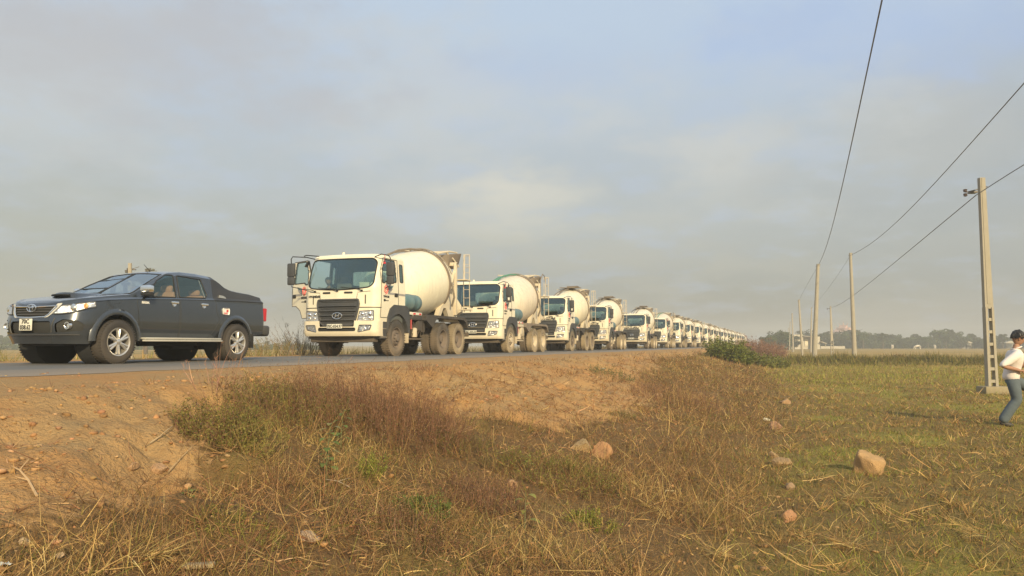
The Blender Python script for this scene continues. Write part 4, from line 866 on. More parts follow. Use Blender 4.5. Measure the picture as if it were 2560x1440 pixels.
    # wheels
    for x, y in ((.83, 0), (-.83, 0), (.83, 3.085), (-.83, 3.085)):
        s_ = 1 if x > 0 else -1; Rr = .388; k = .128
        bt = MB(); bt.lathe([(-k*.9, .235), (-k, .27), (-k*1.04, .32), (-k*.92, .362), (-k*.7, .382), (-k*.5, .386), (0, Rr), (k*.5, .386), (k*.7, .382), (k*.92, .362), (k*1.04, .32), (k, .27), (k*.9, .235)], (x, y, .388), 'x', 40)
        for i in range(48):
            an = 2*math.pi*i/48
            for q in (-1, 1): Mx = Matrix.Rotation(an+q*.03, 4, 'X'); bt.box((x+q*k*.68, y-math.sin(an)*.380, .388+math.cos(an)*.380), (k*.42, .028, .016), rot=Mx)
        br = MB(); br.lathe([(s_*k*.9, .248), (s_*k*1.0, .244), (s_*k*.9, .222), (s_*k*.3, .205), (-s_*k*.5, .19)], (x, y, .388), 'x', 40)
        for i in range(6):
            for dd in (-.135, .135):
                an = 2*math.pi*i/6+dd; a2 = 2*math.pi*i/6+dd*.45
                p0 = Vector((x+s_*k*.80, y+math.sin(a2)*.05, .388+math.cos(a2)*.05)); p1 = Vector((x+s_*k*.86, y+math.sin(an)*.215, .388+math.cos(an)*.215)); br.tube([p0, p1], [.026, .021], 6)
        br.lathe([(s_*k*.6, .07), (s_*k*.85, .062), (s_*k*.98, .04), (s_*k*1.0, .001)], (x, y, .388), 'x', 20)
        bw = MB(); bw.lathe([(-s_*k*.2, .001), (-s_*k*.2, .20)], (x, y, .388), 'x', 24); bw.lathe([(s_*k*.0, .001), (s_*k*.0, .14)], (x, y, .388), 'x', 24); hub = bw.build('wheel', PM['dark'], root); bt.build('tyre', PM['tyre'], hub); br.build('rim', PM['alloy'], hub)
# ================================================================== THE CONVOY
ROADX = -12.0
t1 = thing('cement_mixer_truck', 'cement mixer truck with its far cab door hanging open, just behind the pickup', 'mixer truck', (ROADX, 20.4, ROAD_Z), group='mixer trucks queued along the road')
build_truck(t1, dict(open=True, ribbon=True))
t2 = thing('cement_mixer_truck', 'cement mixer truck with silver grille bars and a green hose along its drum', 'mixer truck', (ROADX, 30.55, ROAD_Z), group='mixer trucks queued along the road')
build_truck(t2, dict(slat=M['chrome'], hose=M['green'], wribbon=True, ribbon=True, hoop=True, plate='70C-035.02', rim=M['frame'], tr=M['tyre_pale'], tf=M['tyre_pale'], doortext='TAPHOSE', drum=mat('pinkish_drum_paint', (.74, .66, .52), .45, var=.05, streak=.5, dust=.5, dz=(1.2, 2.6), dcol=(.5, .4, .3)), wing=M['rust'], tankdark=0))
t3 = thing('cement_mixer_truck', 'cement mixer truck with large lettering on its nose, behind the one with the green hose', 'mixer truck', (ROADX, 40.6, ROAD_Z), group='mixer trucks queued along the road')
build_truck(t3, dict(bigtext=True, wribbon=True, topplate=True, plate='70C-035.47', tr=M['tyre_pale'], tf=M['tyre_pale'], drum=mat('yellowish_drum_paint', (.80, .73, .54), .45, var=.06, streak=.6, dust=.5, dz=(1.2, 2.6), dcol=(.5, .4, .27))))
ORD = ['fifth', 'sixth', 'seventh', 'eighth', 'ninth', 'tenth', 'eleventh', 'twelfth', 'thirteenth', 'fourteenth', 'fifteenth', 'sixteenth', 'seventeenth', 'eighteenth', 'nineteenth', 'twentieth']
ysq = [65.6, 77., 88.6, 98.5, 109.5, 120.5, 132, 143, 154.5, 166, 178, 190, 202, 214, 226, 238]
t4 = thing('cement_mixer_truck', 'cement mixer truck, fourth mixer from the front, before the wide gap in the queue', 'mixer truck', (ROADX-.06, 51.0, ROAD_Z), group='mixer trucks queued along the road')
build_truck(t4, dict(bigtext=True, plate='70C-036.18', tr=M['tyre_pale'], paint=mat('dusty_white_paint', (.78, .72, .56), .4, var=.04, dust=.8, dz=(.5, 1.9), dcol=(.50, .40, .25)), drum=mat('cream_drum_paint', (.80, .74, .58), .42, var=.05, streak=.5, dust=.4, dz=(1.2, 2.4), dcol=(.5, .4, .3)), topplate=True, rim=M['frame']))
for i, yq in enumerate(ysq):
    c = copy_tree([t4, t2, t3, t4, t3, t2, t4][i % 7]); c.location = (ROADX+rng.normal(0, .08), yq, ROAD_Z)
    c['label'] = 'white cement mixer truck, %s mixer back from the pickup in the queue' % ORD[i]
    c.rotation_euler = (0, 0, rng.normal(0, .006))
for i, (yq, lx) in enumerate(((251, 0), )):
    lt = thing('tipper_truck', 'dark red tipper truck at the far end of the queue beyond the roadside bush', 'truck', (ROADX, yq, ROAD_Z))
    lm = mat('maroon_paint', (.16, .06, .06), .5, dust=.3); b = MB(); b.box((0, 3.2, 2.3), (2.4, 4.8, 1.7), .05); b.box((0, .1, 3.2), (2.45, .5, .2), .05); b.build('tipper_body', lm, lt)
    b = MB(); b.box((0, -.2, 1.8), (2.35, 1.9, 2.0), .15); cb_ = b.build('cab', M['white'], lt); b = MB(); b.box((0, -1.16, 2.2), (2.0, .03, .8), .01); b.build('windshield', M['inner'], cb_)
    b = MB(); b.box((0, 2.3, .9), (.9, 6.0, .25)); b.build('chassis', M['chassis'], lt)
    for x in (-1.05, 1.05):
        for y in (0, 3.4, 4.6): b = MB(); b.lathe([(-.14, .25), (-.15, .45), (0, .53), (.15, .45), (.14, .25), (0, .1)], (x, y, .53), 'x', 20); b.build('wheel', M['tyre'], lt)
pk = thing('pickup_truck', 'dark grey double cab pickup with a sloping bed cover at the head of the queue', 'pickup truck', (-11.83, 10.34, ROAD_Z))
build_pickup(pk)

# ------------------------------------------------------------------ people
def skin_mesh(name, pts, edges, rad, m, parent=None, root=0, sub=2):
    me = bpy.data.meshes.new(name); me.from_pydata([tuple(map(float, p)) for p in pts], edges, []); ob = bpy.data.objects.new(name, me); COL.objects.link(ob)
    md = ob.modifiers.new('s', 'SKIN'); md.use_smooth_shade = True; sv = me.skin_vertices[0].data
    for i, r in enumerate(rad):
        r = (r, r) if not isinstance(r, (tuple, list)) else r; sv[i].radius = r; sv[i].use_root = (i == root)
    s2 = ob.modifiers.new('u', 'SUBSURF'); s2.levels = sub; s2.render_levels = sub
    bpy.context.view_layer.update(); ev = ob.evaluated_get(bpy.context.evaluated_depsgraph_get()); out = bpy.data.meshes.new_from_object(ev)
    bpy.data.objects.remove(ob); bpy.data.meshes.remove(me); out.name = name; out.materials.clear(); out.materials.append(m); out.shade_smooth()
    o = link(bpy.data.objects.new(name, out), parent)
    if parent is not None: KIDS.setdefault(parent.name, []).append(o)
    return o
class Sk:
    def __init__(s): s.p = []; s.e = []; s.r = []
    def chain(s, pts, rad, start=None):
        prev = start
        for p, r in zip(pts, rad):
            s.p.append(p); s.r.append(r); i = len(s.p)-1
            if prev is not None: s.e.append((prev, i))
            prev = i
        return prev
def hand(S, wrist, w_idx, fwd, palm_n, sgn=1, k=1.0):
    fwd = Vector(fwd).normalized(); pn = Vector(palm_n); pn = (pn-fwd*pn.dot(fwd)).normalized(); sd__ = fwd.cross(pn)*sgn; W_ = Vector(wrist)
    c = W_+fwd*.045*k; i = S.chain([c, W_+fwd*.085*k], [(.034*k, .018*k), (.036*k, .016*k)], w_idx)
    for q, L in ((-.03, .062), (-.010, .074), (.010, .070), (.029, .056)):
        b0 = W_+fwd*.095*k+sd__*q*k; S.chain([b0, b0+fwd*L*.5*k+pn*L*.12*k, b0+fwd*L*.75*k+pn*L*.55*k], [.0095*k, .009*k, .0075*k], i)
    b0 = W_+fwd*.035*k-sd__*.036*k; S.chain([b0, b0+fwd*.03*k-sd__*.016*k+pn*.012*k, b0+fwd*.055*k-sd__*.014*k+pn*.028*k], [.012*k, .010*k, .008*k], i-1)
def head_parts(root, c, fwd, up, hair_m, k=1.0, cap=None):
    c = Vector(c); fwd = Vector(fwd).normalized(); up = Vector(up); up = (up-fwd*up.dot(fwd)).normalized(); rt = fwd.cross(up)
    def sph(bm, o, s):
        r = bmesh.ops.create_uvsphere(bm, u_segments=24, v_segments=16, radius=1)
        for v in r['verts']: v.co = o+rt*v.co.x*s[0]+fwd*v.co.y*s[1]+up*v.co.z*s[2]
    return c, fwd, up, rt, sph
def skull(name, root, c, fwd, up, m, k=1.0):
    c, fwd, up, rt, sph = head_parts(root, c, fwd, up, None); bm = bmesh.new(); r = bmesh.ops.create_uvsphere(bm, u_segments=32, v_segments=24, radius=1)
    for v in r['verts']:
        x, y, z_ = v.co; w_ = .076*(1-.22*max(0, -z_)); d_ = .096-.012*max(0, -z_) if y < 0 else .094; yy = y*d_; zz_ = z_*.118
        if y > 0.3: yy += .016*math.exp(-((x/.22)**2+((z_+.12)/.20)**2))*1.3 - .006*math.exp(-(((abs(x)-.40)/.16)**2+((z_-.08)/.12)**2)) + .005*math.exp(-((x/.35)**2+((z_+.52)/.08)**2)) + .006*math.exp(-((x/.3)**2+((z_+.8)/.16)**2))
        v.co = c+rt*x*w_*k+fwd*yy*k+up*zz_*k
    b = MB(); b.bm(bm)
    for s_ in (-1, 1):
        pts = [c+rt*s_*.076*k+fwd*(-.012+.016*math.cos(a))*k+up*(-.004+.028*math.sin(a))*k for a in np.linspace(0, 2*math.pi, 12)[:-1]]; b.tube(pts, .008*k, 6, closed=True); b.box(c+rt*s_*.074*k+fwd*-.012*k, (.012, .02, .03), .005)
    return b
def hair(c, fwd, up, k=1.0, cut=.1, n=260):
    c, fwd, up, rt, sph = head_parts(None, c, fwd, up, None); b = MB(); bm = bmesh.new(); r = bmesh.ops.create_uvsphere(bm, u_segments=28, v_segments=20, radius=1); dl = []
    for v in r['verts']:
        x, y, z_ = v.co; lim = -.30 if y < -.1 else (.14+.38*max(0, y)); 
        if z_ < lim: dl.append(v)
        w_ = .084; rg = 1+.035*math.sin(9*x+5*y)+.03*math.sin(13*y+7*z_); v.co = c+(rt*x*w_+fwd*(y*.104-.006)+up*(z_*.128+.004))*k*rg
    bmesh.ops.delete(bm, geom=dl, context='VERTS'); b.bm(bm)
    for i in range(n):
        a, e = random.uniform(0, 2*math.pi), random.uniform(.05, 1.45); d = Vector((math.cos(a)*math.cos(e), math.sin(a)*math.cos(e), math.sin(e)))
        if d.y > .5 and d.z < .5: continue
        p = c+(rt*d.x*.082+fwd*(d.y*.102-.006)+up*d.z*.128)*k; q = p+(rt*d.x+fwd*d.y+up*d.z)*.012+(-up*.03+fwd*.012+rt*random.uniform(-.01, .01)); b.tube([p, (p+q)/2+(rt*d.x+fwd*d.y)*.006, q], [.006, .005, .001], 4)
    return b
def face_marks(c, fwd, up, k=1.0):
    c, fwd, up, rt, sph = head_parts(None, c, fwd, up, None); e = MB(); l = MB()
    for s_ in (-1, 1):
        bm = bmesh.new(); sph(bm, c+rt*s_*.030*k+fwd*.082*k+up*.006*k, (.013, .008, .007)); e.bm(bm)
        l.tube([c+rt*s_*.014*k+fwd*.091*k+up*.024*k, c+rt*s_*.032*k+fwd*.090*k+up*.029*k, c+rt*s_*.047*k+fwd*.080*k+up*.024*k], .0035, 5)
    m_ = MB(); m_.tube([c+rt*q*.024*k+fwd*(.0935-.006*abs(q)**2)*k-up*.058*k for q in (-1, -.5, 0, .5, 1)], .0045, 5); return e, l, m_
# running man at the right edge: a = along the way he runs, s = to his right, z up
MANP = px_at(2532, 1066, 13.75); MANP[2] = h1(MANP[0], MANP[1]); RZ_ = math.atan2(.332-.25, .943)
man = thing('person', 'man in white shirt and blue jeans running past the concrete pole', 'person', MANP, RZ_)
def mp(a, s, z_): return Vector((a, -s, z_))      # local x = forward, his right side (-y) faces the camera
bd = Sk(); pel = bd.chain([mp(0, 0, .84), mp(.03, 0, .96), mp(.06, 0, 1.10), mp(.08, 0, 1.24), mp(.095, 0, 1.34), mp(.115, 0, 1.41), mp(.13, 0, 1.47)], [(.12, .09), (.11, .08), (.115, .08), (.115, .08), (.07, .06), (.050, .050), (.06, .06)])
SH = {1: mp(.07, .19, 1.27), -1: mp(.12, -.19, 1.27)}
el = {1: mp(-.22, .27, 1.07), -1: mp(.25, -.30, 1.04)}; wr = {1: mp(.06, .20, 1.00), -1: mp(.44, -.16, 1.15)}
for s_ in (1, -1):
    e_ = bd.chain([SH[s_], SH[s_].lerp(el[s_], .5), el[s_], el[s_].lerp(wr[s_], .4), wr[s_]], [.048, .044, .042, .042, .030], 3)
    hand(bd, wr[s_], e_, (wr[s_]-el[s_]), (0, s_*1., .2), s_)
kn = {1: mp(.06, .09, .46), -1: mp(.42, -.10, .62)}; an_ = {1: mp(-.19, .09, .12), -1: mp(.30, -.10, .22)}; hp = {1: mp(0, .10, .84), -1: mp(.02, -.10, .84)}
for s_ in (1, -1):
    e_ = bd.chain([hp[s_], hp[s_].lerp(kn[s_], .5), kn[s_], kn[s_].lerp(an_[s_], .35), an_[s_]], [.08, .07, .056, .054, .038], 0)
    bd.chain([an_[s_]+Vector((-.03, 0, -.05)), an_[s_]+Vector((.10, 0, -.09)), an_[s_]+Vector((.17, 0, -.10))], [.034, .036, .026], e_)
body_ = skin_mesh('body', bd.p, bd.e, bd.r, M['skin'], man)
HC = mp(.155, -.0, 1.56); HF = (1, .10, -.12)
skull('head', man, HC, HF, (.1, 0, 1), M['skin'], 1.04).build('head', M['skin'], body_, 180)
hair(HC+Vector((0, 0, .005)), HF, (.1, 0, 1), 1.16, n=420).build('hair', mat('black_hair', (.012, .011, .012), .5), body_)
e_, l_, m_ = face_marks(HC, HF, (.1, 0, 1), 1.04); e_.build('eye', M['ink'], body_); l_.build('eyebrow', M['ink'], body_); m_.build('mouth', mat('lips', (.30, .12, .10), .5), body_)
shirt_m = mat('white_shirt', (.74, .67, .62), .85, var=.04, bump=.5, bscale=9); jean_m = mat('blue_jeans', (.10, .125, .14), .9, var=.25, scale=5, bump=.6, bscale=14)
sh = Sk(); sh.chain([mp(-.015, 0, .77), mp(.015, 0, .90), mp(.05, 0, 1.07), mp(.08, 0, 1.21), mp(.105, 0, 1.315), mp(.135, 0, 1.385)], [(.18, .150), (.170, .138), (.175, .132), (.200, .150), (.15, .115), (.068, .062)])
for s_ in (1, -1): sh.chain([SH[s_], SH[s_].lerp(el[s_], .5), el[s_].lerp(SH[s_], .08), el[s_].lerp(wr[s_], .14)], [.092, .078, .070, .064], 3)
skin_mesh('shirt', sh.p, sh.e, sh.r, shirt_m, man)
b = MB(); b.tube([mp(.135+.060*math.cos(a), .062*math.sin(a), 1.395+.02*math.cos(a)) for a in np.linspace(0, 2*math.pi, 16)[:-1]], .013, 6, closed=True); b.build('collar', shirt_m, man)
jn = Sk(); jn.chain([mp(.0, 0, .86), mp(.01, 0, .92)], [(.165, .125), (.155, .115)])
for s_ in (1, -1): jn.chain([hp[s_], hp[s_].lerp(kn[s_], .45), kn[s_], kn[s_].lerp(an_[s_], .45), an_[s_]+Vector((-.02, 0, -.075))], [.122, .108, .092, .090, .090], 0)
skin_mesh('jeans', jn.p, jn.e, jn.r, jean_m, man)
for s_ in (1, -1):
    sk_ = Sk(); sk_.chain([an_[s_]+Vector((-.05, 0, -.055)), an_[s_]+Vector((.03, 0, -.075)), an_[s_]+Vector((.11, 0, -.098)), an_[s_]+Vector((.18, 0, -.105))], [.040, .045, .042, .030]); skin_mesh('shoe', sk_.p, sk_.e, sk_.r, mat('dark_shoe', (.05, .045, .04), .6), man)
# helper: someone leaning in the cab of the first truck
px0 = thing('person', 'person in dark clothes inside the cab of the truck with the open door', 'person', (ROADX-.88, 20.4-.30, ROAD_Z+1.55), 0)
pb = Sk(); pb.chain([(0, .12, .02), (0, .05, .18), (0, -.05, .34), (0, -.12, .45), (.01, -.17, .53), (.01, -.19, .58)], [(.15, .12), (.14, .10), (.15, .10), (.11, .08), (.05, .05), (.055, .055)])
for s_ in (-1, 1):
    S0, E0, W0 = Vector((s_*.19, -.08, .42)), Vector((s_*.24+.08, -.30, .26)), Vector((s_*.12+.18, -.48, .28)); e_ = pb.chain([S0, S0.lerp(E0, .5), E0, W0], [.06, .05, .042, .03], 3); hand(pb, W0, e_, (.3, -1, 0), (0, 0, -1), s_)
    pb.chain([(s_*.10, .05, .0), (s_*.11, -.35, .02), (s_*.11, -.42, -.10), (s_*.11, -.40, -.30)], [.09, .06, .05, .04], 0)
pbo = skin_mesh('body', pb.p, pb.e, pb.r, M['skin'], px0)
ps = Sk(); ps.chain([(0, .12, .0), (0, .05, .18), (0, -.05, .34), (0, -.115, .44), (.01, -.165, .51)], [(.17, .14), (.16, .12), (.17, .12), (.13, .10), (.065, .065)])
for s_ in (-1, 1): S0, E0, W0 = Vector((s_*.19, -.08, .42)), Vector((s_*.24+.08, -.30, .26)), Vector((s_*.12+.18, -.48, .28)); ps.chain([S0, S0.lerp(E0, .5), E0, E0.lerp(W0, .8)], [.075, .064, .056, .046], 3)
skin_mesh('jacket', ps.p, ps.e, ps.r, M['cloth'], px0)
pt_ = Sk(); pt_.chain([(0, .10, .0), (0, .06, .06)], [(.17, .14), (.16, .13)])
for s_ in (-1, 1): pt_.chain([(s_*.10, .05, .0), (s_*.11, -.33, .02), (s_*.11, -.42, -.08), (s_*.11, -.40, -.28)], [.10, .075, .065, .055], 0)
skin_mesh('trousers', pt_.p, pt_.e, pt_.r, M['cloth'], px0)
hc_ = (.03, -.24, .68); skull('head', px0, hc_, (.35, -1, -.25), (0, -.2, 1), M['skin']).build('head', M['skin'], pbo, 180); hair(hc_, (.35, -1, -.25), (0, -.2, 1), 1.05, n=120).build('hair', M['cloth'], pbo)
e_, l_, m_ = face_marks(hc_, (.35, -1, -.25), (0, -.2, 1)); e_.build('eye', M['ink'], pbo); m_.build('mouth', M['ink'], pbo)
# things lying on the dashboards
hm = thing('safety_helmet', 'pale round helmet on the dashboard of the truck with the open door', 'helmet', (ROADX+.92, 20.4-.92, ROAD_Z+1.93))
b = MB(); b.lathe([(0, .15), (.02, .15), (.05, .138), (.14, .12), (.20, .08), (.235, .001)], (0, 0, 0), 'z', 24); b.build('shell', M['whitecap'], hm); b = MB(); b.lathe([(0, .175), (.012, .178), (.02, .15)], (0, 0, 0), 'z', 24); b.box((0, 0, .17), (.03, .22, .06), .012); b.build('brim', M['whitecap'], hm)
pp = thing('paper_box', 'pale paper box on the dashboard beside the pale helmet', 'box', (ROADX+.62, 20.4-.92, ROAD_Z+1.91)); b = MB(); b.box((0, 0, .11), (.28, .12, .22), .01, rot=('Z', .3)); b.build('carton', M['plate'], pp); b = MB(); b.box((0, 0, .225), (.29, .13, .02), .004, rot=('Z', .3)); b.build('lid', M['whitecap'], pp)
b = MB(); vs = []; fs = []
for i in range(12):
    for j in range(6): vs.append((i*.05-.3, j*.05-.12, .03+.035*math.sin(i*1.1+j*.7)+.02*math.sin(j*2.3)))
for i in range(11):
    for j in range(5): fs.append((i*6+j, (i+1)*6+j, (i+1)*6+j+1, i*6+j+1))
b.add(vs, fs); rc = b.build('red_cloth', M['red'], None, 180); rc.location = (ROADX+.62, 30.55-.95, ROAD_Z+1.92); tag(rc, 'crumpled red cloth on the dashboard of the truck with the green hose', 'cloth')
# ================================================================== POLES, WIRES
def proj_px(p):
    v = np.asarray(p, float)-cC; zz_ = v@cF; return 1280+FPX*(v@cR)/zz_, 720-FPX*(v@cU)/zz_, zz_
conc = mat('concrete_pole', (.37, .335, .265), .9, var=.12, scale=3, bump=.4, bscale=30)
iron = mat('galvanised_iron', (.20, .18, .16), .6, .3, var=.2)
porc = mat('insulator_brown', (.10, .07, .06), .4)
def on_ground(bx, depth):
    p = px_at(bx, 862+1.45*FPX/depth, depth); p[2] = h1(p[0], p[1]); return p
def lattice_pole(base, top, label, w0=.31, w1=.155, windows=7, frac=.40, slab=True, rz=YAW, bracket=True, group='concrete poles in the field'):
    H = top[2]-base[2]; t = thing('utility_pole', label, 'utility pole', base, rz, group); lean = Vector(top)-Vector(base); dx = lean.dot(Vector((math.cos(rz), math.sin(rz), 0))); dy = lean.dot(Vector((-math.sin(rz), math.cos(rz), 0)))
    def W(z_): return w0+(w1-w0)*z_/H
    def cx(z_): return dx*z_/H
    b = MB(); zt = H*frac; dpt = .085
    def slabp(x0a, x1a, x0b, x1b, za, zb, y0, y1):
        v = [(x0a, y0, za), (x1a, y0, za), (x1a, y1, za), (x0a, y1, za), (x0b, y0, zb), (x1b, y0, zb), (x1b, y1, zb), (x0b, y1, zb)]
        b.add([(p[0], p[1]+dy*p[2]/H, p[2]) for p in v], [(0, 3, 2, 1), (4, 5, 6, 7), (0, 1, 5, 4), (1, 2, 6, 5), (2, 3, 7, 6), (3, 0, 4, 7)])
    for s_ in (-1, 1):
        a0, a1 = cx(0)+s_*W(0)/2, cx(zt)+s_*W(zt)/2; i0, i1 = cx(0)+s_*(W(0)/2-.085), cx(zt)+s_*(W(zt)/2-.065); slabp(min(a0, i0), max(a0, i0), min(a1, i1), max(a1, i1), 0, zt, -dpt, dpt)
    for k in range(windows+1):
        z0 = zt*k/windows-.04; z0 = max(z0, 0); z1 = z0+.09; slabp(cx(z0)-W(z0)/2+.083, cx(z0)+W(z0)/2-.083, cx(z1)-W(z1)/2+.083, cx(z1)+W(z1)/2-.083, z0, z1, -dpt+.012, dpt-.012)
    slabp(cx(zt)-W(zt)/2, cx(zt)+W(zt)/2, cx(H)-W(H)/2, cx(H)+W(H)/2, zt, H, -dpt*.82, dpt*.8)
    slabp(cx(zt)-W(zt)*.24, cx(zt)+W(zt)*.24, cx(H)-W(H)*.26, cx(H)+W(H)*.26, zt+.1, H-.02, -dpt*.82-.012, -dpt*.8)
    b.build('shaft', conc, t)
    if slab: b = MB(); b.box((.02, 0, .10), (.72, .52, .24), .03); b.build('footing', mat('muddy_footing', (.30, .25, .155), .95, var=.25, scale=8, bump=.5), t)
    if bracket:
        b = MB(); zb = H-.34; c_ = cx(zb); b.box((c_, 0, zb), (W(zb)+.05, .20, .06), .01); b.tube([(c_-.28, -.12, zb-.02), (c_+.05, -.14, zb+.06), (c_+.34, -.12, zb+.13)], .018, 6); b.tube([(c_+.30, -.1, zb+.17), (c_+.40, -.1, zb+.15)], .012, 5); br = b.build('bracket', iron, t)
        b = MB()
        for q in (0, -.13): b.lathe([(0, .02), (.02, .06), (.05, .045), (.08, .065), (.10, .02)], (c_-.30, -.12, zb-.02+q), 'z', 12)
        b.build('insulator', porc, t)
    return t
def round_pole(base, top, label, r0=.15, r1=.085, cap=False):
    t = thing('utility_pole', label, 'utility pole', base, 0, 'concrete poles in the field'); T_ = Vector(top)-Vector(base); b = MB()
    n = 8; b.tube([T_*(i/n)-Vector((0, 0, .2))*(i == 0) for i in range(n+1)], [r0+(r1-r0)*i/n for i in range(n+1)], 14); b.build('shaft', conc, t)
    b = MB(); b.box(T_*.975, (.30, .06, .05), .01); b.lathe([(0, .02), (.03, .05), (.06, .05), (.10, .02)], T_*.985+Vector((.12, 0, 0)), 'z', 8); b.build('bracket', iron, t); return t
pb_ = on_ground(2481, 22.9); lattice_pole(pb_, px_at(2453, 445, 22.9), 'concrete pole with ladder-like holes and a footing, nearest pole, beside the running man')
ORD2 = ['first', 'second', 'third', 'fourth', 'fifth', 'sixth']; HAZE_D = .0016
A0, A1 = on_ground(2035, 58), px_at(2045, 660, 58); round_pole(A0, A1, 'tall round concrete pole leaning right, in front of the pale flat-roofed house', .20, .115)
B0, B1 = on_ground(2137, 62), px_at(2126, 632, 62); round_pole(B0, B1, 'tallest of the distant concrete poles, standing behind the grassy bank', .20, .105)
round_pole(on_ground(2006, 103), px_at(1997, 749, 103), 'thin concrete pole leaning left, just left of the tall leaning pole', .17, .10)
round_pole(on_ground(1983, 152), px_at(1980, 783, 152), 'distant thin pole standing before the pale house porch', .17, .10)
B2 = px_at(2029, 768, 146); round_pole(on_ground(2027, 146), B2, 'distant pole half hidden behind the tall leaning pole', .18, .10)
C2 = px_at(2076, 765, 105); lattice_pole(on_ground(2081, 105), C2, 'distant pole with two splayed legs, before the pink temple roof', .42, .13, 4, .30, slab=False)
for k, (bx, tx, ty) in enumerate([(1961, 1961, 829), (1964.5, 1963.5, 826), (1969, 1971, 819), (1973.5, 1975.5, 804), (1988.6, 1988, 829), (1992, 1991.5, 831), (2012.5, 2010, 826), (2026, 2026, 822)]):
    dp = 6.2*1920/(862-ty); round_pole(on_ground(bx, dp), px_at(tx, ty, dp), ['faint pole at the left end of the far pole row', 'second faint pole from the left end of the far row', 'third faint pole in the far row, leaning slightly', 'taller faint pole left of the house porch', 'faint far pole before the left part of the house', 'short faint pole before the house wall', 'faint pole before the middle of the pale house', 'faint pole beside the bright door of the house'][k], .17, .10)
lattice_pole(on_ground(327, 46), px_at(325, 658, 46), 'concrete pole beyond the road, its top showing above the pickup roof', .30, .17, 6, .4, slab=False)
wire_m = mat('power_cable', (.16, .16, .17), .6)
def wire(pts, label, r=.013):
    P_ = np.array(pts); t = np.concatenate([[0], np.cumsum(np.linalg.norm(np.diff(P_, axis=0), axis=1))]); out = []
    # smooth curve through the points
    for s_ in np.linspace(0, t[-1], 60):
        v = np.zeros(3)
        for i in range(len(P_)):
            L_ = 1.
            for j in range(len(P_)):
                if j != i: L_ *= (s_-t[j])/(t[i]-t[j])
            v += L_*P_[i]
        out.append(v)
    b = MB(); b.tube(out, r, 5); o = b.build('power_line', wire_m, None); tag(o, label, 'cable', 'power cables over the field')
def ext(p, q, k): return np.array(q)+(np.array(q)-np.array(p))*k
q2, q3 = px_at(2148, 270, 18.6), px_at(2205, 0, 12.9); wire([A1+np.array([0, 0, -.12]), q2, q3, ext(q2, q3, 2.2)], 'cable climbing steeply to the top edge from the tall leaning pole', .014)
q2, q3 = px_at(2295, 502, 36), px_at(2560, 208, 20.3); wire([B1+np.array([0, 0, -.2]), q2, q3, ext(q2, q3, 1.0)], 'upper of the two cables running off the right edge of the photo', .016)
q1, q2, q3 = px_at(2440, 488, 22.7), px_at(2300, 604, 32), px_at(2127, 743, 66); wire([C2+np.array([0, 0, -.1]), q3, q2, q1], 'cable sagging from the nearest pole down to the pole with splayed legs', .014)
q4 = px_at(2560, 412, 19.0); qm = px_at(2474, 466, 22.0); wire([q1, qm, q4, ext(qm, q4, 2.)], 'lower cable from the nearest pole to the right edge', .012)
wire([A1+np.array([0, 0, -.15]), px_at(2018, 712, 78), px_at(1997, 751, 103)], 'thin cable between the tall leaning pole and the thin left-leaning pole', .010)
wire([B1+np.array([0, 0, -.2]), px_at(2070, 722, 98), B2], 'thin cable behind the tall leaning pole, from the tallest distant pole', .010)

# ================================================================== FOLIAGE TOOLS
class Veg:
    def __init__(s): s.V = []; s.Q = []; s.T = []; s.C = []; s.n = 0
    def _push(s, V, Q, T, C):
        s.V.append(V.reshape(-1, 3)); s.C.append(C.reshape(-1, 3))
        if Q is not None: s.Q.append(Q+s.n)
        if T is not None: s.T.append(T+s.n)
        s.n += V.reshape(-1, 3).shape[0]
    def blades(s, base, d, L, W, bend, col, segs=2, taper=True):
        n = len(base)
        if n == 0: return s
        r = rng.normal(size=(n, 3)); side = np.cross(d, r); side /= np.linalg.norm(side, axis=1)[:, None]+1e-9
        m = 2*segs+1; V = np.zeros((n, m, 3)); 
        for i in range(segs+1):
            t = i/segs; p = base+d*(L*t)[:, None]+bend*(t*t)
            if i < segs: wv = side*(W*(1-.75*t**1.5 if taper else 1.))[:, None]*.5; V[:, 2*i] = p-wv; V[:, 2*i+1] = p+wv
            else: V[:, 2*segs] = p
        o = np.arange(n)[:, None]*m; Q = np.concatenate([o+np.array([2*i, 2*i+1, 2*i+3, 2*i+2]) for i in range(segs-1)]) if segs > 1 else None
        T = o+np.array([2*segs-2, 2*segs-1, 2*segs]); C = np.repeat(col[:, None, :], m, 1); s._push(V, Q, T, C); return s
    def leaves(s, c, size, col, asp=.55, up=None, drop=0.):
        n = len(c)
        if n == 0: return s
        a = rng.normal(size=(n, 3)); 
        if up is not None: a = a*(1-up)+np.array([0, 0, 1.])*0; a[:, 2] *= (1-up)
        a[:, 2] -= drop; a /= np.linalg.norm(a, axis=1)[:, None]; b_ = np.cross(a, rng.normal(size=(n, 3))); b_ /= np.linalg.norm(b_, axis=1)[:, None]
        sz = np.asarray(size)*np.ones(n); V = np.stack([c-a*sz[:, None]*.5, c+b_*(sz*asp*.5)[:, None], c+a*sz[:, None]*.5, c-b_*(sz*asp*.5)[:, None]], 1)
        Q = np.arange(n)[:, None]*4+np.arange(4); s._push(V, Q, None, np.repeat(col[:, None, :], 4, 1)); return s
    def build(s, name, m, parent=None):
        V = np.concatenate(s.V); C = np.concatenate(s.C); Q = np.concatenate(s.Q) if s.Q else None; T = np.concatenate(s.T) if s.T else None
        return raw_mesh(name, V, Q, T, m, np.clip(C, 0, 1), parent)
def pal(cols, n, wts=None, var=.2):
    cols = np.array(cols); k = rng.choice(len(cols), n, p=wts); return cols[k]*(1+rng.normal(0, var, (n, 1)))*(1+rng.normal(0, .05, (n, 3)))
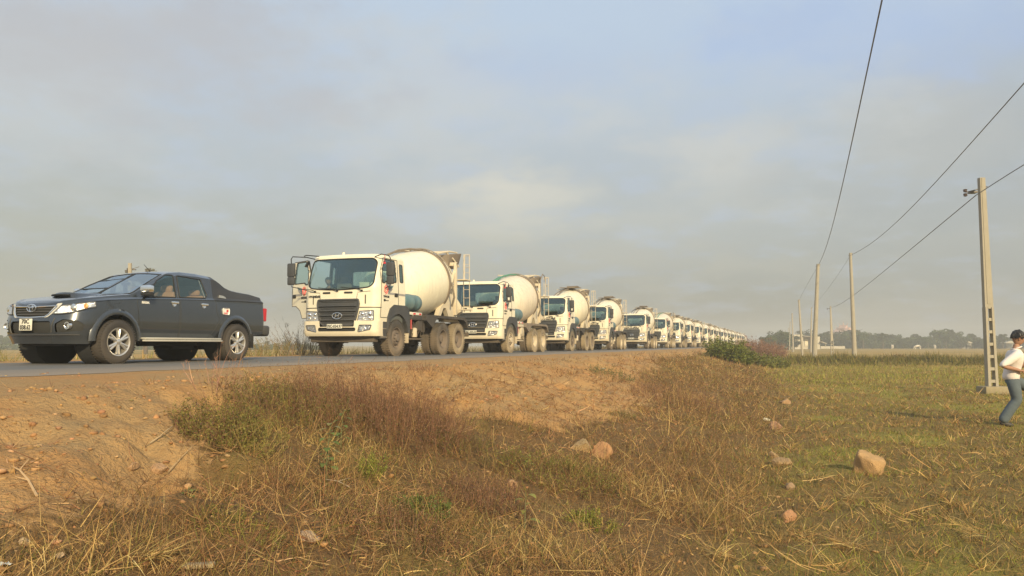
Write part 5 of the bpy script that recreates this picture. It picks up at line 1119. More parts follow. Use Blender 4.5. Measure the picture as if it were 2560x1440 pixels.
VM = vcol_mat('dry_grass', .22, .85); VL = vcol_mat('leafage', .28, .6, spec=.3); VT = vcol_mat('twigs', .0, .9); VF = vcol_mat('far_leafage', .15, .8)
STRAW = [(.58, .41, .17), (.46, .30, .115), (.34, .21, .08)]; RUS = [(.27, .15, .065), (.20, .105, .045), (.34, .20, .09), (.14, .08, .035)]; OLI = [(.20, .175, .045), (.14, .13, .035), (.26, .215, .06)]; GRN = [(.22, .235, .04), (.17, .19, .035), (.32, .30, .06)]
def dirs(n, elmin, elmax):
    a = rng.uniform(0, 2*np.pi, n); e = np.radians(rng.uniform(elmin, elmax, n)); return np.stack([np.cos(a)*np.cos(e), np.sin(a)*np.cos(e), np.sin(e)], 1)
def wedge(n, r0, r1, pw_, half=40):       # random places seen from around the camera, thinning out with distance
    u = rng.uniform(0, 1, n); k = 2-pw_; r = (r0**k+u*(r1**k-r0**k))**(1/k); a = np.radians(rng.uniform(-half, half, n)); x = cF0[0]*np.cos(a)*r+cR[0]*np.sin(a)*r; y = cF0[1]*np.cos(a)*r+cR[1]*np.sin(a)*r; return x, y, r
def cover(n_cl, per, r0, r1, pw_, accept, make, spread=.05):
    x, y, r = wedge(n_cl, r0, r1, pw_); k = accept(x, y, r) > rng.uniform(0, 1, n_cl); x, y, r = x[k], y[k], r[k]
    x = np.repeat(x, per)+rng.normal(0, spread, len(x)*per)*np.repeat((r/6)**.5, per); y = np.repeat(y, per)+rng.normal(0, spread, len(y)*per)*np.repeat((r/6)**.5, per); r = np.repeat(r, per)
    b = np.stack([x, y, hgt(x, y)-.005], 1); return make(b, r)
# ================================================================== GROUND COVER
def lodw(r, w): return w*np.maximum(1, (r/6.))**.8
gv = Veg()
def on_slope(x, y, r): return (.30+.70*sstep(.36, .50, fbm(x*1.1+3, y*1.1, 63)))*veg_amount(x, y)*sstep(-.2, .9, -x+(fbm(x*.8, y*.8, 61)-.5)*1.5)*(x > -7)
def on_field(x, y, r): return sstep(.9, -.4, -x+(fbm(x*.8, y*.8, 61)-.5)*1.5)*(r < 70)
def mk_slope(b, r):
    n = len(b); g = green_amount(b[:, 0], b[:, 1]); f = fbm(b[:, 0]*1.3, b[:, 1]*1.3, 71); col = pal(RUS, n); k = rng.uniform(0, 1, n)
    c2 = pal(STRAW, n); c3 = pal(OLI, n); m2 = k < .24+.5*sstep(.5, .68, f); m3 = k > 1-.09-.45*g-.16*sstep(.46, .33, f); col[m2] = c2[m2]; col[m3] = c3[m3]
    L = rng.gamma(4, .023, n)*(.65+1.1*fbm(b[:, 0]*.9, b[:, 1]*.9, 73)); gv.blades(b, dirs(n, 12, 88), L, lodw(r, .0036)*rng.uniform(.6, 1.4, n), rng.normal(0, .85, (n, 3))*L[:, None]*.8+np.array([0, 0, -.10])*L[:, None], col, 2)
cover(48000, 9, 1.6, 60, 1.45, on_slope, mk_slope, .06)
def mk_short(b, r):      # matted lower layer
    n = len(b); col = pal(RUS+STRAW[1:]+OLI[:1], n, var=.25); L = rng.uniform(.03, .10, n); gv.blades(b, dirs(n, 5, 70), L, lodw(r, .006), rng.normal(0, .3, (n, 3))*L[:, None], col, 1)
cover(15000, 8, 1.6, 50, 1.5, lambda x, y, r: np.maximum(on_slope(x, y, r), .8*on_field(x, y, r)), mk_short, .09)
def mk_field(b, r):
    n = len(b); g = np.clip(green_amount(b[:, 0], b[:, 1])*1.2, 0, 1); k = rng.uniform(0, 1, n); col = pal(STRAW+RUS[:1], n); c3 = pal(GRN+OLI[:1], n); m = k < .30+.62*g; col[m] = c3[m]
    L = np.where(m, rng.uniform(.03, .09, n), rng.uniform(.04, .13, n)); d = dirs(n, 30, 88); d2 = dirs(n, 2, 50); d = np.where(m[:, None], d, d2); gv.blades(b, d, L, lodw(r, .0042), rng.normal(0, .45, (n, 3))*L[:, None], col, 2)
cover(30000, 8, 2.5, 70, 1.40, on_field, mk_field, .06)
wv_ = Veg()              # fine dry weed heads and small leaves that mat the bank
def mk_weed(b, r):
    n = len(b); f = fbm(b[:, 0]*.9+4, b[:, 1]*.9, 75); b[:, 2] += rng.gamma(2, .05, n)*(.4+1.4*f); m = rng.uniform(0, 1, n) < .07+.6*sstep(.54, .68, fbm(b[:, 0]*1.1, b[:, 1]*1.1+7, 77)); col = pal([(.23, .13, .06), (.17, .095, .045), (.30, .18, .085), (.12, .075, .035)], n); c2 = pal([(.12, .125, .035), (.17, .165, .045), (.085, .095, .025)], n); col[m] = c2[m]
    wv_.leaves(b, lodw(r, .010)*rng.uniform(.6, 1.6, n), col, .5)
cover(24000, 16, 1.6, 40, 1.35, lambda x, y, r: on_slope(x, y, r)*(.25+.75*sstep(.42, .56, fbm(x*.9+4, y*.9, 75))), mk_weed, .085)
tag(wv_.build('dry_weeds', VL), kind='stuff')
tag(gv.build('dry_grass', VM), kind='stuff')
sv_ = Veg()               # long loose stubble straws, thick near the toe of the bank and lower right
def straw_where(x, y, r): return (sstep(.42, .62, fbm(x*.8+5, y*.8, 81))*.9+.06)*sstep(14, 4, r)*sstep(-3.0, -.8, x)+.028*(x < -2)*(x > -4.8)
def mk_straw(b, r):
    n = len(b); L = rng.uniform(.08, .30, n)*np.where(b[:, 0] < -1.2, .6, 1.); b[:, 2] += rng.uniform(.01, .07, n); sv_.blades(b, dirs(n, -3, 28), L, lodw(r, .0040), rng.normal(0, .28, (n, 3))*L[:, None], pal(STRAW[:2]+RUS[2:3], n, var=.28), 3, False)
cover(4200, 5, 1.6, 30, 1.3, straw_where, mk_straw, .07)
def mk_fan(b, r):
    n = len(b); L = rng.uniform(.08, .26, n); sv_.blades(b, dirs(n, 25, 70), L, lodw(r, .005), np.array([0, 0, -.25])*L[:, None]+rng.normal(0, .12, (n, 3))*L[:, None], pal(STRAW, n), 2)
cover(420, 22, 3.5, 30, 1.3, lambda x, y, r: sstep(-1.6, .2, x)*1.0, mk_fan, .018)
cover(70, 14, 2.5, 14, 1.3, lambda x, y, r: on_slope(x, y, r)*.8, mk_fan, .02)
tag(sv_.build('loose_straw', VM), kind='stuff')
# tiny dry stalks and twigs on the bare dirt, plus clods
tv = Veg()
def mk_twig(b, r):
    n = len(b); L = rng.uniform(.03, .16, n); b[:, 2] += .01; tv.blades(b, dirs(n, -2, 45), L, lodw(r, .004), rng.normal(0, .25, (n, 3))*L[:, None], pal([(.30, .18, .10), (.40, .27, .14), (.18, .11, .06)], n), 2)
cover(8000, 3, 1.6, 30, 1.2, lambda x, y, r: (1-veg_amount(x, y))*(x > -6.3)*(.10+.9*sstep(.45, .65, fbm(x*1.7, y*1.7, 83)))*sstep(-6.3, -4.8, x), mk_twig, .05)
def mk_stub(b, r):
    n = len(b); L = rng.uniform(.03, .13, n); tv.blades(b, dirs(n, 20, 85), L, lodw(r, .0045), rng.normal(0, .3, (n, 3))*L[:, None], pal(RUS+STRAW[1:], n), 2)
cover(16000, 6, 3, 40, 1.2, lambda x, y, r: (1-veg_amount(x, y))*sstep(-5.4, -4.2, x)*sstep(.40, .55, fbm(x*1.1, y*1.1, 87))*(y > 6)+.16*(x > -5.2)*(y > 6)+.05*(x > -5.2), mk_stub, .04)
def mk_deb(b, r):
    n = len(b); L = rng.uniform(.03, .14, n); b[:, 2] += rng.uniform(0, .03, n); tv.blades(b, dirs(n, -4, 35), L, lodw(r, .0055), rng.normal(0, .7, (n, 3))*L[:, None], pal([(.36, .19, .09), (.28, .15, .07), (.48, .30, .15), (.22, .12, .055)], n), 2)
cover(16000, 6, 4, 45, 1.1, lambda x, y, r: sstep(-5.0, -4.2, x)*sstep(-1.2, -2.2, x)*sstep(6.0, 7.5, y)*(.25+.75*sstep(.40, .56, fbm(x*1.2+8, y*1.2, 89))), mk_deb, .07)
cover(5000, 6, 1.6, 9, 1.1, lambda x, y, r: sstep(-4.2, -3.4, x)*sstep(7, 5.5, y)*sstep(-1.0, -1.8, x)*sstep(.45, .6, fbm(x*1.2+8, y*1.2, 89)), mk_deb, .07)
tag(tv.build('dry_stubble', VM), kind='stuff')
ico = bmesh.new(); bmesh.ops.create_icosphere(ico, subdivisions=1, radius=1); iv = np.array([v.co[:] for v in ico.verts]); it_ = np.array([[v.index for v in f.verts] for f in ico.faces]); ico.free()
def clods(n, acc, smin, smax):
    x, y, r = wedge(n, 1.6, 26, 1.35); k = acc(x, y, r) > rng.uniform(0, 1, n); x, y, r = x[k], y[k], r[k]; n = len(x); s_ = smin+(smax-smin)*rng.uniform(0, 1, n)**3
    sc = s_[:, None]*np.stack([rng.uniform(.7, 1.4, n), rng.uniform(.7, 1.4, n), rng.uniform(.4, .9, n)], 1); V = iv[None]*sc[:, None, :]*(1+rng.normal(0, .26, (n, len(iv), 1))); V += np.stack([x, y, hgt(x, y)+s_*.12], 1)[:, None]
    return V, x
V_, x_ = clods(60000, lambda x, y, r: (1-.85*veg_amount(x, y))*(.25+.75*sstep(.45, .65, fbm(x*1.2, y*1.2, 91)))*sstep(-6.6, -4.6, x)*(x > -6.6)*(x < 0)+.03, .003, .026)
nn_ = len(V_); T_ = (np.arange(nn_)[:, None, None]*len(iv)+it_[None]).reshape(-1, 3)
tag(raw_mesh('clods', V_.reshape(-1, 3), None, T_, vcol_mat('clod_earth', 0, .95), np.repeat(pal([(.36, .20, .09), (.30, .165, .075), (.40, .25, .12)], nn_, var=.12), len(iv), 0)), kind='stuff')
# weeds on the bank across the fields
dv = Veg(); n = 26000; lat_ = rng.uniform(-6, 46, n); dep = 54.2+rng.normal(0, 1.6, n); x = cF0[0]*dep+cR[0]*lat_; y = cF0[1]*dep+cR[1]*lat_; k = (x > -.8); x, y = x[k], y[k]; n = len(x); b_ = np.stack([x, y, hgt(x, y)], 1); L = rng.uniform(.15, .55, n)*(.5+fbm(x*.5, y*.5, 93))
dv.blades(b_, dirs(n, 45, 88), L, np.full(n, .05), rng.normal(0, .2, (n, 3))*L[:, None], pal(OLI+[(.09, .09, .03), (.20, .15, .06)], n), 1)
n = 9000; dep = rng.uniform(28, 52, n); lat_ = rng.uniform(-.2, 1, n)*dep*.75; x = cF0[0]*dep+cR[0]*lat_; y = cF0[1]*dep+cR[1]*lat_; b_ = np.stack([x, y, hgt(x, y)], 1); k = x > -1; b_ = b_[k]; n = len(b_); L = rng.uniform(.07, .24, n); dv.blades(b_, dirs(n, 50, 88), L, np.full(n, .03), rng.normal(0, .2, (n, 3))*L[:, None], pal([(.30, .28, .06), (.38, .31, .10), (.24, .25, .05)], n), 1)
tag(dv.build('field_weeds', VM), kind='stuff')
# grass strip on the far shoulder and the field beyond the road
fv = Veg(); n = 30000; y = rng.uniform(4, 120, n); x = -15.2-rng.gamma(1.5, 2.2, n); b_ = np.stack([x, y, hgt(x, y)], 1); L = rng.uniform(.12, .5, n); fv.blades(b_, dirs(n, 45, 88), L, np.full(n, .022), rng.normal(0, .2, (n, 3))*L[:, None], pal(OLI+STRAW+GRN[:1], n), 1)
tag(fv.build('far_verge_grass', VM), kind='stuff')

# ================================================================== WEEDS AND BUSHES (one thing each: stems + foliage)
def bush(name, label, cat, c, foot, H, ns, nb, stem_c, leaf_c, lsize, lper, lean=.35, wst=.004, group=None, leafm=None, rz=0., flat_top=.35, up_bias=0):
    t = thing(name, label, cat, (c[0], c[1], h1(c[0], c[1])), rz, group); z0 = t.location.z; st = Veg(); lf = Veg()
    a = rng.uniform(0, 2*np.pi, ns); q = np.sqrt(rng.uniform(0, 1, ns)); bx = np.cos(a)*q*foot[0]; by = np.sin(a)*q*foot[1]; ca, sa = math.cos(rz), math.sin(rz)
    b_ = np.stack([bx, by, hgt(c[0]+bx*ca-by*sa, c[1]+bx*sa+by*ca)-z0-.01], 1); d = np.stack([bx/foot[0]*lean+rng.normal(0, .16, ns), by/foot[1]*lean+rng.normal(0, .16, ns), np.ones(ns)], 1); d /= np.linalg.norm(d, axis=1)[:, None]
    L = H*(1-flat_top*q*q)*rng.uniform(.55, 1.05, ns); bend = rng.normal(0, .12, (ns, 3))*L[:, None]; st.blades(b_, d, L, np.full(ns, wst), bend, pal(stem_c, ns), 3)
    if nb > 0:
        i = np.repeat(np.arange(ns), nb); t_ = rng.uniform(.25, 1., len(i)); p = b_[i]+d[i]*(L[i]*t_)[:, None]+bend[i]*(t_*t_)[:, None]; d2 = d[i]*.8+rng.normal(0, .55, (len(i), 3)); d2[:, 2] = np.abs(d2[:, 2]); d2 /= np.linalg.norm(d2, axis=1)[:, None]; L2 = L[i]*rng.uniform(.12, .34, len(i))*(1.15-t_*.6)
        st.blades(p, d2, L2, np.full(len(i), wst*.6), rng.normal(0, .1, (len(i), 3))*L2[:, None], pal(stem_c, len(i)), 2)
        if lper > 0: j = np.repeat(np.arange(len(i)), lper); tt = rng.uniform(.2, 1.05, len(j)); pl = p[j]+d2[j]*(L2[j]*tt)[:, None]+rng.normal(0, lsize*.6, (len(j), 3)); lf.leaves(pl, rng.uniform(.6, 1.3, len(j))*lsize, pal(leaf_c, len(j)))
    st.build('stem', VT, t)
    if lper > 0 and nb > 0: lf.build('foliage', leafm or VL, t)
    return t
RS = [(.20, .105, .062), (.155, .08, .046), (.26, .15, .09)]
g1 = ground_px(960, 1090); bush('dry_bush', 'big russet brown dry bush on the bank below the truck with the open door', 'bush', (g1[0]-.22, g1[1]+.35), (.80, .85), .56, 900, 5, RS, RS+[(.35, .22, .13), (.20, .14, .06)], .010, 3, .30, .0042)
g1 = ground_px(740, 1050); bush('dry_bush', 'lower brownish green bush left of the big russet bush', 'bush', (g1[0]-.1, g1[1]+.1), (.55, .60), .34, 420, 5, RS+OLI, OLI+RS[:1]+[(.16, .16, .05)], .013, 3, .4)
g1 = ground_px(545, 1085); bush('dry_bush', 'olive leafy weed clump at the left edge of the overgrown bank', 'bush', g1, (.30, .28), .26, 240, 5, OLI+RS[:2], OLI+RS[:1], .016, 4, .5)
g1 = ground_px(1180, 1135); bush('dry_bush', 'dark low weed clump to the right of the big russet bush', 'bush', g1, (.50, .35), .20, 260, 5, RS+OLI, [(.12, .085, .045), (.16, .13, .045)], .012, 3, .5)
g1 = ground_px(980, 1330); bush('dry_bush', 'low tangle of dull brown weeds below the broad-leaved plants', 'bush', g1, (.42, .26), .20, 300, 5, RS+[(.14, .10, .05)], RS+[(.13, .095, .045), (.14, .13, .045)], .009, 3, .5)
g1 = ground_px(1215, 1270); bush('dry_bush', 'purplish brown feathery weeds left of the small pink stone', 'bush', g1, (.34, .28), .24, 260, 5, RS, RS+[(.15, .10, .06)], .009, 3, .4)
g1 = ground_px(1400, 1190); bush('dry_bush', 'green and brown weed clump below the two orange stones', 'bush', g1, (.55, .42), .24, 300, 5, OLI+RS[:1], OLI+GRN[:2]+RS[:1], .012, 4, .5)
g1 = ground_px(1690, 1010); bush('dry_bush', 'reddish feathery weed clump on the middle of the slope', 'bush', g1, (.9, 1.3), .42, 500, 4, RS+STRAW[1:2], RS+[(.33, .22, .11)], .014, 3, .3, .006)
g1 = ground_px(1560, 1045); bush('dry_bush', 'small dark tussock in a hollow of the stubbly slope', 'bush', g1, (.22, .20), .16, 150, 4, [(.13, .10, .05)], OLI, .010, 2, .8)
g1 = ground_px(640, 1145); bush('green_weed', 'yellow green wispy weed below the brownish green bush', 'weed', g1, (.16, .14), .32, 90, 7, [(.28, .23, .07), (.34, .24, .10)], [(.24, .21, .05), (.20, .18, .05)], .012, 4, .8)
g1 = ground_px(1060, 1290); bush('green_weed', 'low bright green leafy weed in the lower middle of the bank', 'weed', g1, (.16, .13), .15, 90, 5, GRN, [(.12, .155, .04), (.15, .175, .05)], .020, 3, .9)
g1 = ground_px(930, 1195); bush('green_weed', 'slim green weed right of the broad-leaved plant', 'weed', g1, (.07, .08), .24, 40, 6, GRN, GRN, .014, 4, .5)
g1 = ground_px(1480, 1310); bush('green_weed', 'short green weed under the small pink stone', 'weed', g1, (.16, .12), .14, 80, 5, GRN, GRN+OLI[:1], .014, 3, .9)
g1 = ground_px(700, 1400); bush('green_weed', 'sparse olive weed near the bottom edge by the straw bundle', 'weed', (g1[0]-.3, g1[1]+.1), (.25, .16), .12, 90, 5, OLI, OLI+GRN[:1], .010, 3, .9)
g1 = ground_px(1530, 940); bush('green_weed', 'dusty green weed at the crest of the bank beside the roadside dirt', 'weed', g1, (.5, .6), .25, 120, 5, OLI, [(.17, .17, .08), (.13, .14, .06)], .022, 3, .6)
g1 = ground_px(560, 985); bush('dry_twigs', 'bare reddish twigs rising in front of the pickup rear wheel', 'twigs', (g1[0]-.05, g1[1]), (.30, .20), .50, 26, 5, [(.36, .21, .14), (.30, .18, .12)], RS, .006, 1, .5, .006)
g1 = ground_px(1060, 935); bush('dry_twigs', 'short twiggy weed on the crest right of the big russet bush', 'twigs', g1, (.18, .25), .22, 40, 5, RS, RS+OLI, .010, 2, .8, .005)
bush('dry_twigs', 'grey brown leafless shrub beyond the road, left of the first truck', 'twigs', (-15.1, 22.0), (.75, .75), 1.35, 70, 9, [(.22, .17, .13), (.17, .13, .10)], [(.20, .16, .11)], .02, 2, .75, .016)
bush('dry_twigs', 'weedy brown shrub seen under the first truck beyond the road', 'twigs', (-15.0, 20.0), (1.2, 1.2), .75, 120, 7, [(.25, .19, .10), (.20, .17, .08)], OLI+RS[:1], .03, 2, .5, .014)
g1 = ground_px(1835, 905); bush('green_bush', 'dense dark green bush beside the road end, before the far trucks', 'bush', (g1[0]-.2, g1[1]), (1.05, 1.4), 1.2, 260, 9, [(.16, .13, .07)], [(.15, .17, .035), (.20, .205, .045), (.11, .13, .03)], .12, 4, .5, .02)
bush('green_bush', 'sprawling olive green bush right of the dense dark bush', 'bush', (g1[0]+1.4, g1[1]+6), (1.4, 2.8), .75, 300, 8, [(.16, .13, .07)], [(.16, .165, .035), (.21, .20, .045), (.12, .13, .03)], .12, 3, .6, .02)
gq = px_at(1905, 872, 76); bush('dry_bush', 'hazy reddish brown thicket behind the green bushes', 'bush', (gq[0], gq[1]), (2.2, 3.2), 1.85, 500, 7, [(.27, .15, .10)], [(.30, .165, .11), (.25, .14, .09), (.33, .20, .13)], .09, 3, .35, .03)
gq = on_ground(2246, 59); mt_ = thing('brush_pile', 'brown heap of brush in the field behind the grassy bank', 'heap', gq); pv = Veg(); n = 2600; a = rng.uniform(0, 2*np.pi, n); q = np.sqrt(rng.uniform(0, 1, n)); p = np.stack([np.cos(a)*q*1.25, np.sin(a)*q*1.0, .75*(1-q)**.8*rng.uniform(.3, 1, n)+.02], 1); L = rng.uniform(.15, .45, n)
pv.blades(p, dirs(n, -5, 45), L, np.full(n, .03), rng.normal(0, .1, (n, 3)), pal([(.20, .12, .075), (.26, .17, .10), (.14, .09, .055)], n), 1); pv.build('brush', VT, mt_); b = MB(); b.lathe([(0, 1.2), (.25, .85), (.5, .45), (.66, .001)], (0, 0, -.05), 'z', 18); b.build('earth_core', mat('brown_core', (.17, .11, .07), .9, var=.3), mt_)
# broad-leaved plants
def leafy(label, c, H, nl, size, cols, lean=(0, 0)):
    t = thing('broadleaf_plant', label, 'plant', c); st = MB(); P0 = Vector((0, 0, -.02)); pts = [Vector((lean[0]*k*k, lean[1]*k*k, H*k)) for k in np.linspace(0, 1, 7)]; st.tube(pts, [.006-.004*k for k in np.linspace(0, 1, 7)], 6); st.build('stem', mat('plant_stem', (.13, .13, .05), .7), t)
    V = []; Q_ = []; C_ = []
    for i in range(nl):
        k = .22+.78*(i+.5)/nl; a = i*2.4+random.uniform(-.3, .3); o = np.array([lean[0]*k*k, lean[1]*k*k, H*k]); s_ = size*random.uniform(.7, 1.15)*(1.1-.35*k); d = np.array([math.cos(a), math.sin(a), .35]); sd__ = np.array([-math.sin(a), math.cos(a), 0]); cc = np.array(random.choice(cols))*random.uniform(.75, 1.2); n0 = len(V)
        for tq in np.linspace(0, 1, 6):
            wv = s_*.33*math.sin(math.pi*min(1, tq*.93+.06))**.8; p = o+d*(.25*s_+s_*tq)+np.array([0, 0, -.55*s_*tq*tq]); V += [p-sd__*wv+np.array([0, 0, .15*wv]), p, p+sd__*wv+np.array([0, 0, .15*wv])]; C_ += [cc]*3
        for j in range(5):
            for m_ in (0, 1): q = n0+j*3+m_; Q_.append((q, q+1, q+4, q+3))
    raw_mesh('foliage', V, Q_, None, VL, np.array(C_), t, smooth=True)
LG = [(.17, .22, .055), (.13, .18, .05), (.22, .25, .07), (.24, .21, .08)]
g1 = ground_px(815, 1205); leafy('upright plant with broad pale green leaves before the russet bush', g1, .40, 24, .075, LG, (.02, .02))
g1 = ground_px(852, 1120); leafy('darker broad-leaved plant just behind the upright pale green one', g1, .30, 12, .07, LG[1:2], (.02, .0))
g1 = ground_px(470, 1245); leafy('small five-leaved seedling low on the left of the bank', g1, .06, 7, .06, LG)
g1 = ground_px(1312, 1330); leafy('lone plant with long yellowing leaves in the lower middle', g1, .26, 6, .085, [(.30, .27, .06), (.26, .25, .06)], (.0, .02))
g1 = ground_px(1318, 1170); leafy('little yellow green seedling on the slope near the orange stones', g1, .12, 6, .05, [(.22, .25, .05)])
# ------------------------------------------------------------------ stones and litter
def stone(px, py, wpx, hpx, col, label, seed, grp=None):
    c = ground_px(px, py+hpx*.45); _, _, dp = proj_px(c); w_ = wpx*dp/FPX; h_ = hpx*dp/FPX
    bm = bmesh.new(); bmesh.ops.create_icosphere(bm, subdivisions=4, radius=1); rs = np.random.default_rng(seed); pl = rs.normal(size=(9, 3)); pl /= np.linalg.norm(pl, axis=1)[:, None]; off = rs.uniform(.48, .85, 9)
    for v in bm.verts:
        p = np.array(v.co); 
        for nrm, o_ in zip(pl, off):
            dd = p@nrm-o_
            if dd > 0: p = p-nrm*dd*.97
        f = fbm(np.array([p[0]*2.2+seed]), np.array([p[1]*2.2+p[2]*1.7]), seed, 4)[0]-.5; p = p*(1+.34*f+.14*(fbm(np.array([p[0]*9+seed]), np.array([p[1]*9+p[2]*7]), seed, 2)[0]-.5)); v.co = Vector((p[0]*w_*.56, p[1]*w_*.50, p[2]*h_*.72+h_*.14))
    b = MB(); b.bm(bm); o = b.build('stone', mat('stone_%d' % seed, col, .92, var=.38, scale=9/max(w_, .05)*.45, bump=1., bscale=70, dust=.3, dz=(-.1, .08), dcol=(.26, .17, .08)), None, 50); o.location = (c[0], c[1], c[2]-h_*.04); o.rotation_euler = (0, 0, seed*1.3); tag(o, label, 'stone', 'stones scattered along the foot of the bank')
stone(2172, 1150, 80, 72, (.50, .31, .14), 'big pale orange boulder at the foot of the bank, largest of the stones', 3)
stone(1503, 1121, 54, 44, (.47, .25, .115), 'rounded orange stone on the slope', 5); stone(1455, 1106, 54, 46, (.40, .275, .13), 'tan stone half buried just left of the rounded orange stone', 8)
stone(1278, 1206, 32, 26, (.45, .27, .15), 'small pinkish pointed stone among weeds in mid slope', 11); stone(1937, 1062, 44, 26, (.42, .23, .13), 'reddish brown stone at the foot of the bank with straw over it', 13)
stone(1916, 1046, 18, 10, (.72, .64, .48), 'small whitish stone resting by the reddish brown one', 14)
stone(1964, 1003, 26, 16, (.40, .25, .13), 'farthest stone at the foot of the bank', 17); stone(1955, 1150, 44, 26, (.37, .24, .12), 'brown stone in the row left of the big boulder', 19); stone(1935, 1135, 24, 22, (.40, .26, .13), 'stone touching the upper left of the brown stone', 29)
stone(1976, 1213, 26, 18, (.36, .24, .14), 'small stone above the dark hollow at the foot of the bank', 23); stone(1972, 1283, 34, 34, (.46, .24, .12), 'orange red stone lowest in the row at the foot of the bank', 31)
stone(1642, 985, 24, 18, (.44, .28, .16), 'stone high on the slope by the feathery weeds', 37); stone(60, 1350, 26, 18, (.50, .36, .20), 'small stone at the lower left in the dirt', 41); stone(330, 1160, 36, 18, (.44, .27, .14), 'flat earthy stone at the edge of the bare dirt', 43); stone(400, 1165, 40, 24, (.46, .28, .15), 'earthy clod next to the flat stone on the left', 47)
stone(770, 1335, 60, 26, (.46, .33, .22), 'pale half buried rock low in the middle left', 53); stone(150, 1385, 22, 12, (.5, .36, .22), 'pebble beside the dry branch at lower left', 59)
def litter(px, py, wpx, label):
    c = ground_px(px, py); _, _, dp = proj_px(c); w_ = wpx*dp/FPX; b = MB(); vs = [(i*.25-.5, j*.33-.5, .12*math.sin(i*2.1+j*1.3)+.12) for i in range(5) for j in range(4)]; b.add([(a*w_, c_*w_*.7, (d+.1)*w_) for a, c_, d in vs], [(i*4+j, (i+1)*4+j, (i+1)*4+j+1, i*4+j+1) for i in range(4) for j in range(3)]); o = b.build('litter', M['plate'], None, 180); o.location = tuple(c+np.array([0, 0, .02])); tag(o, label, 'litter')
litter(1508, 926, 12, 'white scrap of paper on the crest of the bank'); litter(1889, 899, 9, 'white scrap caught in the olive green bush'); litter(10, 1428, 30, 'pale crumpled scrap at the bottom left corner')
# branches, straw bundles, board
def branch(label, pts, r, col, name='dry_branch'):
    P_ = [ground_px(*p[:2])+np.array([0, 0, p[2]]) for p in pts]; b = MB(); b.tube(P_, [r*(1-.6*i/(len(P_)-1)) for i in range(len(P_))], 6)
    for i in range(1, len(P_)-1): q = P_[i]; b.tube([q, q+np.array([random.uniform(-.08, .08), random.uniform(-.04, .08), random.uniform(.01, .05)])], [r*.5, r*.2], 5)
    o = b.build(name, mat('bark', col, .85, var=.2), None); tag(o, label, 'branch')
branch('pale forked dry branch at the lower left in the dirt', [(92, 1245, .01), (70, 1215, .03), (48, 1195, .04), (28, 1180, .03)], .007, (.48, .33, .18)); branch('long thin twig across the weeds, left of centre', [(420, 1195, .04), (450, 1165, .05), (480, 1135, .05)], .004, (.40, .29, .16))
branch('straight fallen stick under the olive clump', [(375, 1115, .02), (400, 1105, .04), (432, 1082, .05)], .007, (.36, .27, .16)); branch('light curved stick on the stubbly dirt crest', [(1225, 948, .02), (1265, 960, .04), (1295, 966, .03)], .008, (.50, .36, .20))
branch('grey bent twig below the big russet bush', [(815, 1210, .03), (845, 1222, .05), (880, 1232, .03)], .005, (.40, .33, .24)); branch('pale broken stem on the lower slope', [(1690, 1236, .03), (1665, 1240, .05), (1655, 1252, .03)], .006, (.56, .44, .24))
def straw_bundle(label, px, py, n, L0, ang, sp):
    c = ground_px(px, py); o_ = Veg(); a = ang+rng.normal(0, sp, n); e = np.radians(rng.uniform(0, 42, n)); d = np.stack([np.cos(a)*np.cos(e), np.sin(a)*np.cos(e), np.sin(e)], 1); L = L0*rng.uniform(.3, 1.15, n); o_.blades(rng.normal(0, .035, (n, 3))*np.array([1, 1, .2])+np.array([0, 0, .04]), d, L, np.full(n, .0045), np.array([0, 0, -.35])*L[:, None]+rng.normal(0, .08, (n, 3)), pal([(.58, .42, .18), (.46, .32, .13), (.34, .22, .09)], n), 3)
    o = o_.build('straw_bundle', VM); o.location = tuple(c); tag(o, label, 'straw')
straw_bundle('bright yellow bundle of straw near the bottom edge on the left', 372, 1410, 100, .17, YAW+.1, .5); straw_bundle('wide fan of straw at the bottom edge, right of the middle', 2130, 1380, 90, .30, YAW+2.6, 1.1); straw_bundle('fan of straw stalks below the big boulder', 2120, 1255, 45, .30, YAW+1.0, 1.3); straw_bundle('pale straw clump by the reddish brown stone', 1950, 1085, 45, .34, YAW-.2, .9)
straw_bundle('straw fan in the lowest part of the photo, left of the wide fan', 1800, 1405, 60, .24, YAW+1.3, 1.2); straw_bundle('bundle of straw at the bottom right corner', 2440, 1345, 45, .32, YAW+3.0, .8)
c = ground_px(490, 1425); b = MB(); b.box((0, 0, .02), (.16, .05, .02), .006, rot=('Z', .5)); o = b.build('wood_board', mat('weathered_board', (.38, .30, .18), .9, var=.25), None); o.location = tuple(c); tag(o, 'short weathered board at the bottom edge beside the straw bundle', 'board')

